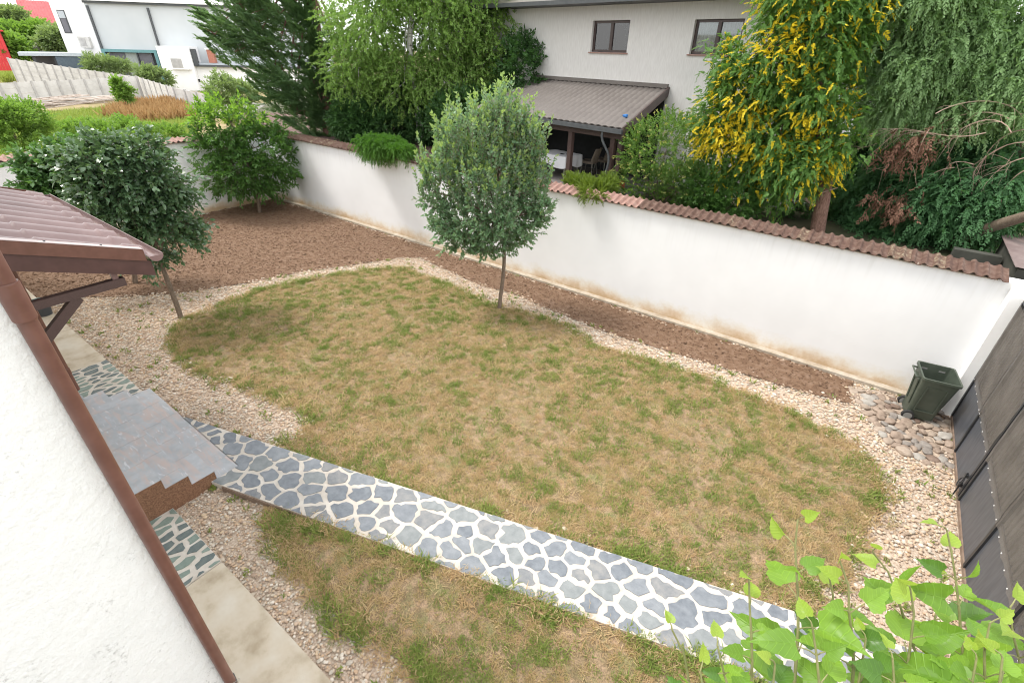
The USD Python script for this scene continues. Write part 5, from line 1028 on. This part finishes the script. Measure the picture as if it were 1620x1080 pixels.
a0, z1 = lpx(125, 58); ac = wh.add('air_conditioner', lb(a0, a0+1.5, .01, .4, z1-1.3, z1), M['fence_conc']); ac.add('grille', lb(a0+.2, a0+1., .41, .44, z1-1.1, z1-.2), M['fence_grey'])
# carport
cp = thing('carport', 'slate blue carport with a pale flat roof beside the white house', 'carport', gr(90, 100, 91.)*V(1, 1, 0))
c0 = gr(45, 84, 92.); c1 = gr(140, 80, 92.); cu = nrm((c1-c0)*V(1, 1, 0)); cn = V(cu[1], -cu[0], 0); cn = cn if cn@(-c0) > 0 else -cn; cl_ = np.linalg.norm((c1-c0)*V(1, 1, 0)); zc = c0[2]
def cbx(s0, s1, n0, n1, z0, z1): return obox(c0*V(1, 1, 0)+cu*s0+cn*n0+V(0, 0, z0), cu*(s1-s0), cn*(n1-n0), V(0, 0, z1-z0))
cp.add('roof', cbx(-1, cl_, -5, .6, zc-.3, zc+.05), M['light_flat']); cp.add('beam', cbx(2.4, cl_, .0, .5, zc-1.7, zc-.31), M['slate_blue'])
for s in (0.2, 2.2, cl_*.45, cl_-.4): cp.add('post', cbx(s, s+.25, -.1, .15, zc-4.5, zc-.31), M['dark_gutter'])
cp.add('back_panel', cbx(0, cl_, -4.8, -4.6, zc-4.5, zc-.31), M['dark_grey_panel'])
cr_ = thing('parked_car', 'car with light windscreen parked under the carport', 'car', (c0+cu*5)*V(1, 1, 0))
cs = lambda s, z: (s, z)
prof = Polygon([(3.2, zc-4.2), (8.2, zc-4.2), (8.3, zc-3.4), (7.4, zc-3.1), (6.6, zc-2.3), (4.4, zc-2.3), (3.4, zc-3.1), (3.15, zc-3.5)])
m = trimesh.creation.extrude_polygon(prof, 1.8, engine='earcut'); TT = np.eye(4); TT[:3, 0], TT[:3, 1], TT[:3, 2], TT[:3, 3] = cu, (0, 0, 1), cn, c0*V(1, 1, 0)-cn*2.4; m.apply_transform(TT)
cr_.add('body', m, M['slate_blue'])
g2 = trimesh.creation.extrude_polygon(Polygon([(4.55, zc-2.4), (6.5, zc-2.4), (7.1, zc-3.05), (3.8, zc-3.05)]), .02, engine='earcut'); TT = TT.copy(); TT[:3, 3] = c0*V(1, 1, 0)-cn*.59; g2.apply_transform(TT); cr_.add('window', g2, M['light_flat'])
for s in (4.2, 7.2): cr_.add('wheel', tube([c0*V(1, 1, 0)+cu*s-cn*.75+V(0, 0, zc-4.2), c0*V(1, 1, 0)+cu*s-cn*.55+V(0, 0, zc-4.2)], .34, 14), M['rubber'])
# red roofed houses
def red_house(name, label, R, x0, x1, ytop, ybot, wall_y, wm, rm):
    a, b = gr(x0, ybot, R), gr(x1, ybot, R); u = nrm((b-a)*V(1, 1, 0)); n = V(u[1], -u[0], 0); n = n if n@(-a) > 0 else -n
    w = np.linalg.norm((b-a)*V(1, 1, 0)); zt = gr((x0+x1)/2, ytop, R+4)[2]; zb = a[2]; zw = gr(x0, wall_y, R)[2]; o = a*V(1, 1, 0); q = lambda s, k, z: o+u*s+n*k+V(0, 0, z)
    h = thing(name, label, 'house', o)
    h.add('wall', obox(q(.6, -.8, zw-3), u*(w-1.2), -n*6.4, V(0, 0, zb-zw+3.1)), wm)
    h.add('roof', trimesh.Trimesh([q(0, 0, zb), q(w, 0, zb), q(w, -8, zb), q(0, -8, zb), q(.0, -4, zt), q(w, -4, zt), q(0, 0, zb-.25), q(w, 0, zb-.25), q(w, -8, zb-.25), q(0, -8, zb-.25)],
        [[0, 1, 5], [0, 5, 4], [2, 3, 4], [2, 4, 5], [0, 4, 3], [1, 2, 5], [0, 6, 7], [0, 7, 1], [1, 7, 8], [1, 8, 2], [3, 9, 6], [3, 6, 0], [2, 8, 9], [2, 9, 3]], process=False), rm)
    ribs = [bar(q(w*t, .0, zb+.05), q(w*t, -4, zt+.05), .12, .08) for t in np.linspace(.02, .98, 12)]
    h.list = h.add('roof_rib', ribs, rm, label=None)
    wz = (zb+zw)/2-.6
    for t in (.3, .65):
        f = h.add('window', obox(q(w*t, -.79, wz-.6), u*1.1, n*.06, V(0, 0, 1.2)), M['white_plain']); f.add('pane', obox(q(w*t+.1, -.729, wz-.5), u*.9, n*.02, V(0, 0, 1.)), M['dark_grey_panel'])
    return h
red_house('red_roof_house', 'pink house with a bright red roof far beyond the trees', 135, 38, 92, 2, 36, 66, M['pink_wall'], M['red_roof'])
red_house('red_roof_house', 'lower house with a faded red roof at the skyline left of the other', 170, 20, 44, 22, 35, 50, M['white_plain'], M['red_roof'])
red_house('grey_roof_house', 'far pale house with a grey roof at the skyline', 230, 2, 26, 15, 22, 34, M['white_plain'], M['light_flat'])
red_house('brown_shed', 'low brown roofed shed behind the carport', 104, 34, 62, 70, 76, 84, M['pink_wall'], M['terrace_roof'])
rs = thing('red_shed', 'bright red sheet metal shed at the left edge', 'shed', gr(-8, 85, 100.)*V(1, 1, 0))
a, b = gr(-40, 84, 100.), gr(14, 84, 100.); u = nrm((b-a)*V(1, 1, 0)); n = V(u[1], -u[0], 0); n = n if n@(-a) > 0 else -n; zt2 = gr(0, 50, 100.)[2]; w = np.linalg.norm((b-a)*V(1, 1, 0))
for k in range(10): rs.add('wall_sheet', obox(a*V(1, 1, 0)+u*(w*k/10)+V(0, 0, a[2]-2)+n*(.02*(k % 2)), u*(w/10-.01), -n*.1, V(0, 0, zt2-a[2]+2)), M['red_wall'])
rs.add('roof', obox(a*V(1, 1, 0)-u*.4+n*.4+V(0, 0, zt2), u*(w+.8), -n*5, V(0, 0, .15)), M['red_wall']); rs.add('side', obox(b*V(1, 1, 0)+V(0, 0, a[2]-2), u*.05, -n*4.5, V(0, 0, zt2-a[2]+1.98)), M['red_wall'])
# lumber pile
lp = thing('lumber_pile', 'untidy pile of weathered planks and a ladder frame in front of the concrete fence', 'lumber', gr(110, 165, 66.)*V(1, 1, 0)); r = rnd(301)
for k in range(26):
    x = r.uniform(45, 185); y = 168-(x-45)*.085+r.uniform(-6, 6); p = gr(x, y, 66+r.uniform(-1.5, 1.5)); p[2] = max(p[2], .1); d = nrm(V(-.35, .93, 0)+r.normal(0, .1, 3)*V(1, 1, .25)); L = r.uniform(2.5, 5.)
    lp.add('plank', bar(p-d*L/2, p+d*L/2, r.uniform(.18, .32), .06), M['plank'])
p = gr(95, 160, 66.); d = nrm(V(-.3, .95, 0.03)); s = nrm(np.cross(d, V(0, 0, 1))); p[2] += .3
lp.add('ladder', [bar(p-d*2.4+s*q, p+d*2.4+s*q, .12, .1) for q in (-.6, .6)]+[bar(p+d*t-s*.6, p+d*t+s*.6, .12, .08) for t in np.linspace(-2, 2, 6)], M['plank'])
# wild plants
def wild(name, label, bl, n, mt, seed, **kw):
    c0 = np.mean([c for c, _ in bl], 0); return shrub(name, label, bl, n, mt, seed=seed, base=V(c0[0], c0[1], -.05), **kw)
M['leaf_w1'] = leafmat('wild_bright_leaf', [(.13, .22, .045), (.18, .28, .06), (.24, .34, .08)], trans=.36)
M['leaf_w2'] = leafmat('wild_grey_leaf', [(.17, .23, .10), (.23, .29, .14), (.3, .36, .19)], trans=.3)
wild('wild_shrub', 'bright green shrub behind the side wall at the left edge', [blob(20, 205, 45, 35, 27), blob(45, 190, 35, 28, 28), blob(5, 185, 30, 25, 27)], 1300, M['leaf_w1'], 310, L=.4, k=12, ll=.1, lw=.05)
wild('wild_shrub', 'leafy green thicket between the tall grass and the side wall', [blob(165, 212, 26, 16, 33), blob(200, 205, 20, 18, 36), blob(228, 214, 30, 13, 32), blob(268, 212, 22, 10, 34), blob(118, 210, 26, 14, 34), blob(140, 202, 14, 12, 37)], 1100, M['leaf_w1'], 311, L=.45, k=12, ll=.12, lw=.06)
wild('wild_sapling', 'thin green sapling rising before the concrete fence', [blob(188, 135, 7, 10, 58), blob(194, 150, 10, 9, 58), blob(202, 143, 6, 6, 58)], 260, M['leaf_w1'], 312, L=.5, k=10, ll=.2, lw=.1)
wild('willow_bush', 'grey green bush before the left part of the glazed front', [blob(160, 104, 24, 11, 88), blob(185, 106, 20, 10, 88), blob(146, 98, 10, 10, 88)], 600, M['leaf_w2'], 313, L=.9, k=12, ll=.3, lw=.09)
wild('willow_bush', 'grey green bush before the dark door beside the white annex', [blob(240, 122, 18, 11, 82), blob(258, 126, 14, 9, 82), blob(228, 116, 10, 9, 82)], 600, M['leaf_w2'], 314, L=.9, k=12, ll=.3, lw=.09)
wild('wild_bush', 'yellow green bush over the far corner tree before the pale fence', [blob(355, 145, 24, 22, 34), blob(385, 150, 18, 16, 35), blob(345, 128, 10, 10, 34)], 600, M['leaf_w2'], 315, L=.5, k=12, ll=.13, lw=.06)
for i, (x, y, rx, ry, R, mt, lab) in enumerate(((20, 35, 26, 16, 125, 'leaf_w2', 'bluish green tree crown below the skyline at the left edge'), (30, 62, 26, 16, 112, 'leaf_w1', 'yellow green tree between the red shed and the pink house'), (65, 58, 22, 16, 112, 'leaf_w1', 'yellow green tree in front of the pink house'), (92, 66, 18, 12, 104, 'leaf_w2', 'pale green tree left of the white house wall'), (22, 76, 16, 8, 102, 'leaf_w1', 'low bright tree beside the red shed'), (5, 30, 20, 12, 150, 'leaf_w2', 'pale tree far off at the left edge'))):
    wild('distant_tree', lab, [blob(x, y, rx, ry, R), blob(x-rx*.5, y+ry*.5, rx*.6, ry*.6, R), blob(x+rx*.5, y+ry*.5, rx*.6, ry*.7, R)], 420, M[mt], 320+i, L=1.6, k=12, ll=.6, lw=.3, category='tree')
def tall_grass(name, label, poly_px, n, mt, h, seed, w=.02, z=-.05):
    r = rnd(seed); P2 = pts_in(r, Polygon(G2(poly_px, .3)), n); P = np.column_stack([P2, np.full(n, z)]); D = nrm(r.normal(0, .22, (n, 3))+V(0, 0, 1))
    v, f = leaf_mesh(P, D, nrm(r.normal(size=(n, 3))), h*r.uniform(.5, 1.2, n), np.full(n, w), fold=.1, droop=.3, kind='diamond'); single(name, (v, f), mt, label, 'grass', kind='stuff')
M['straw'] = leafmat('tall_straw', [(.34, .22, .10), (.42, .29, .15), (.36, .2, .11)], trans=.25, rough=.8, tcol=(.4, .28, .14))
M['meadow'] = leafmat('meadow_blade', [(.24, .29, .08), (.32, .35, .12), (.42, .4, .17)], trans=.3, rough=.7)
tall_grass('dry_tall_grass', 'reddish straw coloured tall grass by the pale fence', [(165, 186), (200, 172), (280, 165), (300, 178), (302, 190), (230, 195)], 5200, M['straw'], 1.25, 330, .06)
tall_grass('meadow_grass', 'yellowish green long grass of the open lot', [(0, 215), (60, 190), (75, 180), (170, 172), (300, 190), (320, 230), (0, 250)], 16000, M['meadow'], .7, 331, .04)
tall_grass('meadow_grass', 'pale green long grass before the pale fence right of the corner tree', [(380, 175), (470, 178), (470, 186), (400, 192), (350, 190)], 3500, M['meadow'], .5, 332, .04)
tall_grass('weedy_grass', 'yellow flowering weeds along the foot of the far fence', [(0, 128), (70, 122), (60, 116), (0, 108)], 2500, M['meadow'], 1.2, 333, .15)

#==MULBERRY==
# ------------------------------------------------------------------ mulberry in the foreground: each leaf a part
def mulmat(name, a, b, tc, trans):
    '''leaf with pale midrib and side veins, from the leaf's own coordinates'''
    N = {'uv': ('uvmap', {'attribute': 'st'}), 'x': ('separate_xyz', {}), 'ay': ('math', {'math_type': 'absolute'}), 'k': ('math', {'math_type': 'multiply', 'value2': -.75}), 'ad': ('math', {'math_type': 'add'}),
         'w': ('math', {'math_type': 'multiply', 'value2': 34.}), 'si': ('math', {'math_type': 'sine'}), 'r': ('rgb_ramp', {'ramp': [(.0, (0, 0, 0)), (.78, (0, 0, 0)), (.97, (1, 1, 1))]}),
         'mr': ('map_range', {'from_min': .0, 'from_max': .022, 'to_min': 1., 'to_max': 0., 'clamp': True}), 'mxv': ('math', {'math_type': 'maximum'}),
         'g': ('geometry', {}), 'n': ('noise_texture', {'scale': 14.}), 'cr': ('rgb_ramp', {'ramp': [(.3, a), (.7, b)]}), 'vx': ('mix_color', {'b': tuple(1.9*np.array(b)+.02)}), 'vf': ('math', {'math_type': 'multiply', 'value2': .28}),
         'p': ('principled_bsdf', {'roughness': .42, 'specular_ior_level': .5}), 't': ('translucent_bsdf', {}), 'm': ('mix_closure', {'fac': trans}), 'tm': ('mix_color', {'fac': .7, 'b': tc}), 'bp': ('bump', {'strength': .5, 'distance': .004})}
    L = [('uv.UV', 'x.vector'), ('x.y', 'ay.value1'), ('ay.value', 'k.value1'), ('k.value', 'ad.value1'), ('x.x', 'ad.value2'), ('ad.value', 'w.value1'), ('w.value', 'si.value1'), ('si.value', 'r.fac'), ('ay.value', 'mr.value'),
         ('mr.result', 'mxv.value1'), ('r.color', 'mxv.value2'), ('mxv.value', 'vf.value1'), ('vf.value', 'vx.fac'), ('g.position', 'n.vector'), ('n.fac', 'cr.fac'), ('cr.color', 'vx.a'), ('vx.result', 'p.base_color'),
         ('vx.result', 'tm.a'), ('tm.result', 't.color'), ('p.BSDF', 'm.closure1'), ('t.BSDF', 'm.closure2'), ('mxv.value', 'bp.height'), ('bp.normal', 'p.normal')]
    return usdkit.material(stage, '/World/Looks/'+name, N, L, surface='m.closure')
M['leaf_mul'] = [mulmat('mulberry_leaf_mid', (.105, .215, .022), (.14, .27, .03), (.36, .62, .045), .36), mulmat('mulberry_leaf_light', (.15, .29, .03), (.19, .34, .038), (.45, .7, .06), .40),
                 mulmat('mulberry_leaf_dark', (.052, .13, .018), (.075, .17, .022), (.24, .45, .035), .3), mulmat('mulberry_leaf_young', (.22, .345, .04), (.29, .40, .055), (.5, .66, .08), .42)]
M['green_stem'] = mat('green_brown_stem', (.16, .17, .06), (.24, .24, .10), scale=20, rough=.7)
r = rnd(401)
mu = thing('mulberry_tree', 'young mulberry with big bright green leaves reaching up in the near foreground', 'tree', (.75, .95, 0))
def mleaf(size, q):
    """heart shaped toothed leaf, sometimes lobed: fan of triangles, cupped; base at origin, tip along +x"""
    N = 26; a = np.linspace(-math.pi, math.pi, N, endpoint=False); rad = .5*(1-.12*np.cos(a))*(1+.10*np.cos(2*a))
    x = .46+.52*np.cos(a)*(1+.12*np.cos(a)); y = .43*np.sin(a)*(1-.24*np.cos(a)); x = np.where(np.abs(a) > 2.7, x+.11, x)+.16*np.exp(-(a/.2)**2)
    lob = q.choice([0, 0, 0, 1]); sc = 1+.035*(np.arange(N) % 2*2-1)
    if lob: sc = sc*(1-.28*np.exp(-((np.abs(a)-1.0)/.22)**2))
    x, y = .42+(x-.42)*sc, y*sc; cup = q.uniform(.02, .5); dr = q.uniform(.1, .85)
    Z = lambda x, y: cup*np.abs(y)*1.6-dr*x*x*.6+.018*np.sin(y*26)*np.abs(y)*2
    ms = np.array([[t, 0, 0] for t in (.10, .3, .5, .7, .88)]); ms[:, 2] = Z(ms[:, 0], ms[:, 1])
    xi, yi = .44+(x-.44)*.55, y*.55
    v = np.vstack([np.stack([x, y, Z(x, y)], 1), np.stack([xi, yi, Z(xi, yi)+.006*np.cos(np.arange(N)*math.pi)], 1), [[.44, 0, Z(.44, 0)-.012]]]); f = []
    for i in range(N): j = (i+1) % N; f += [[i, j, N+j], [i, N+j, N+i], [N+i, N+j, 2*N]]
    return v*size, np.array(f), v[:, :2]
def place_leaf(parent, p, d, nup, size, mt):
    d = nrm(d); s = nrm(np.cross(nup, d)); n = np.cross(d, s); v, f, uv = mleaf(size, r)
    parent.add('leaf', trimesh.Trimesh(p+v[:, :1]*d+v[:, 1:2]*s+v[:, 2:]*n, f, process=False), M['leaf_mul'][mt], smooth=True, uv=uv)
SH = [([(1255, 1100), (1262, 1010), (1262, 930), (1258, 870), (1262, 822)], 1.62, 9), ([(1345, 1110), (1350, 1020), (1342, 950), (1338, 900), (1328, 885)], 1.55, 9), ([(1475, 1090), (1448, 1030), (1425, 960), (1400, 895), (1380, 872)], 1.75, 9),
      ([(1530, 1100), (1522, 1020), (1516, 950), (1508, 890), (1498, 838)], 1.8, 10), ([(1188, 1100), (1190, 1040), (1187, 975), (1185, 915)], 1.55, 6), ([(1092, 1110), (1088, 1060), (1075, 1015), (1063, 995)], 1.5, 3),
      ([(1570, 1100), (1555, 1060), (1562, 1010), (1566, 985)], 1.5, 7), ([(1480, 1090), (1476, 1010), (1484, 950), (1490, 915)], 1.95, 6), ([(1160, 1110), (1148, 1075), (1140, 1040), (1135, 1020)], 1.4, 5),
      ([(1620, 1100), (1612, 1040), (1600, 990), (1598, 960)], 1.6, 7), ([(1300, 1120), (1295, 1070), (1290, 1020), (1285, 990)], 1.4, 5), ([(1410, 1120), (1415, 1080), (1412, 1040)], 1.4, 5), ([(1225, 1140), (1222, 1090), (1226, 1050)], 1.35, 4), ([(1305, 1100), (1312, 1000), (1318, 950), (1310, 905)], 1.68, 6), ([(1430, 1100), (1440, 1020), (1446, 960), (1440, 930)], 1.6, 6), ([(1590, 1120), (1580, 1080), (1586, 1040)], 1.4, 4), ([(1350, 1120), (1362, 1060), (1370, 1010)], 1.5, 5), ([(1530, 1120), (1538, 1080), (1545, 1040)], 1.45, 5), ([(1120, 1140), (1112, 1090), (1108, 1060)], 1.4, 3)]
def at_depth(x, y, w): return EYE+ray(x, y)*w
hub = V(.75, .95, 2.9)
mu.add('trunk', tube(curve([(.75, .95, -.05), (.72, .98, 1.2), (.78, .93, 2.2), hub], 10), np.linspace(.06, .04, 10), 10), M['bark_brown'], smooth=60)
for pts, w, nl in SH:
    P = np.array([at_depth(x, y, w) for x, y in pts]); up_ = np.vstack([[hub+r.normal(0, .03, 3)], [(hub+P[0])/2+V(0, 0, -.12)], P]); c = curve(up_, 22)
    bnode = mu.add('branch', tube(c, np.linspace(.013, .0028, 22), 7), M['green_stem'], smooth=60)
    prj = proj(c)[:, 1]; st_i = max(2, int(np.argmax(prj < 1150)))
    nl = int(nl*1.2)
    for k in range(nl):
        t = ((k+.35)/(nl-.65))**.85; i = int(st_i+(21-st_i)*t); p = c[i]; tang = nrm(c[min(i+1, 21)]-c[i-1]); a = k*2.4+r.normal(0, .3)
        a1 = nrm(np.cross(tang, V(.2, 1, .1))); a2 = np.cross(tang, a1); rad = a1*math.cos(a)+a2*math.sin(a)
        size = (.135-.08*t**1.8)*r.uniform(.6, 1.15)*(w/1.55)**.3*(.75 if pts[0][0] < 1200 else 1); pl = size*r.uniform(.35, .6); d0 = nrm(rad+tang*(.35+.5*t)); q = p+d0*pl
        bnode.add('leaf_stalk', tube([p, (p+q)/2+V(0, 0, .006), q+nrm(q-p)*.008], [.0027, .0022, .0018], 5), M['green_stem'])
        place_leaf(bnode, q, nrm(d0*V(1, 1, .5)+V(0, 0, -.25+.5*t)), nrm(V(-.15, -.3, 1)+.35*rad+r.normal(0, .42, 3)), size, 3 if t > .86 else int(r.choice([0, 1, 2], p=[.45, .35, .2])))
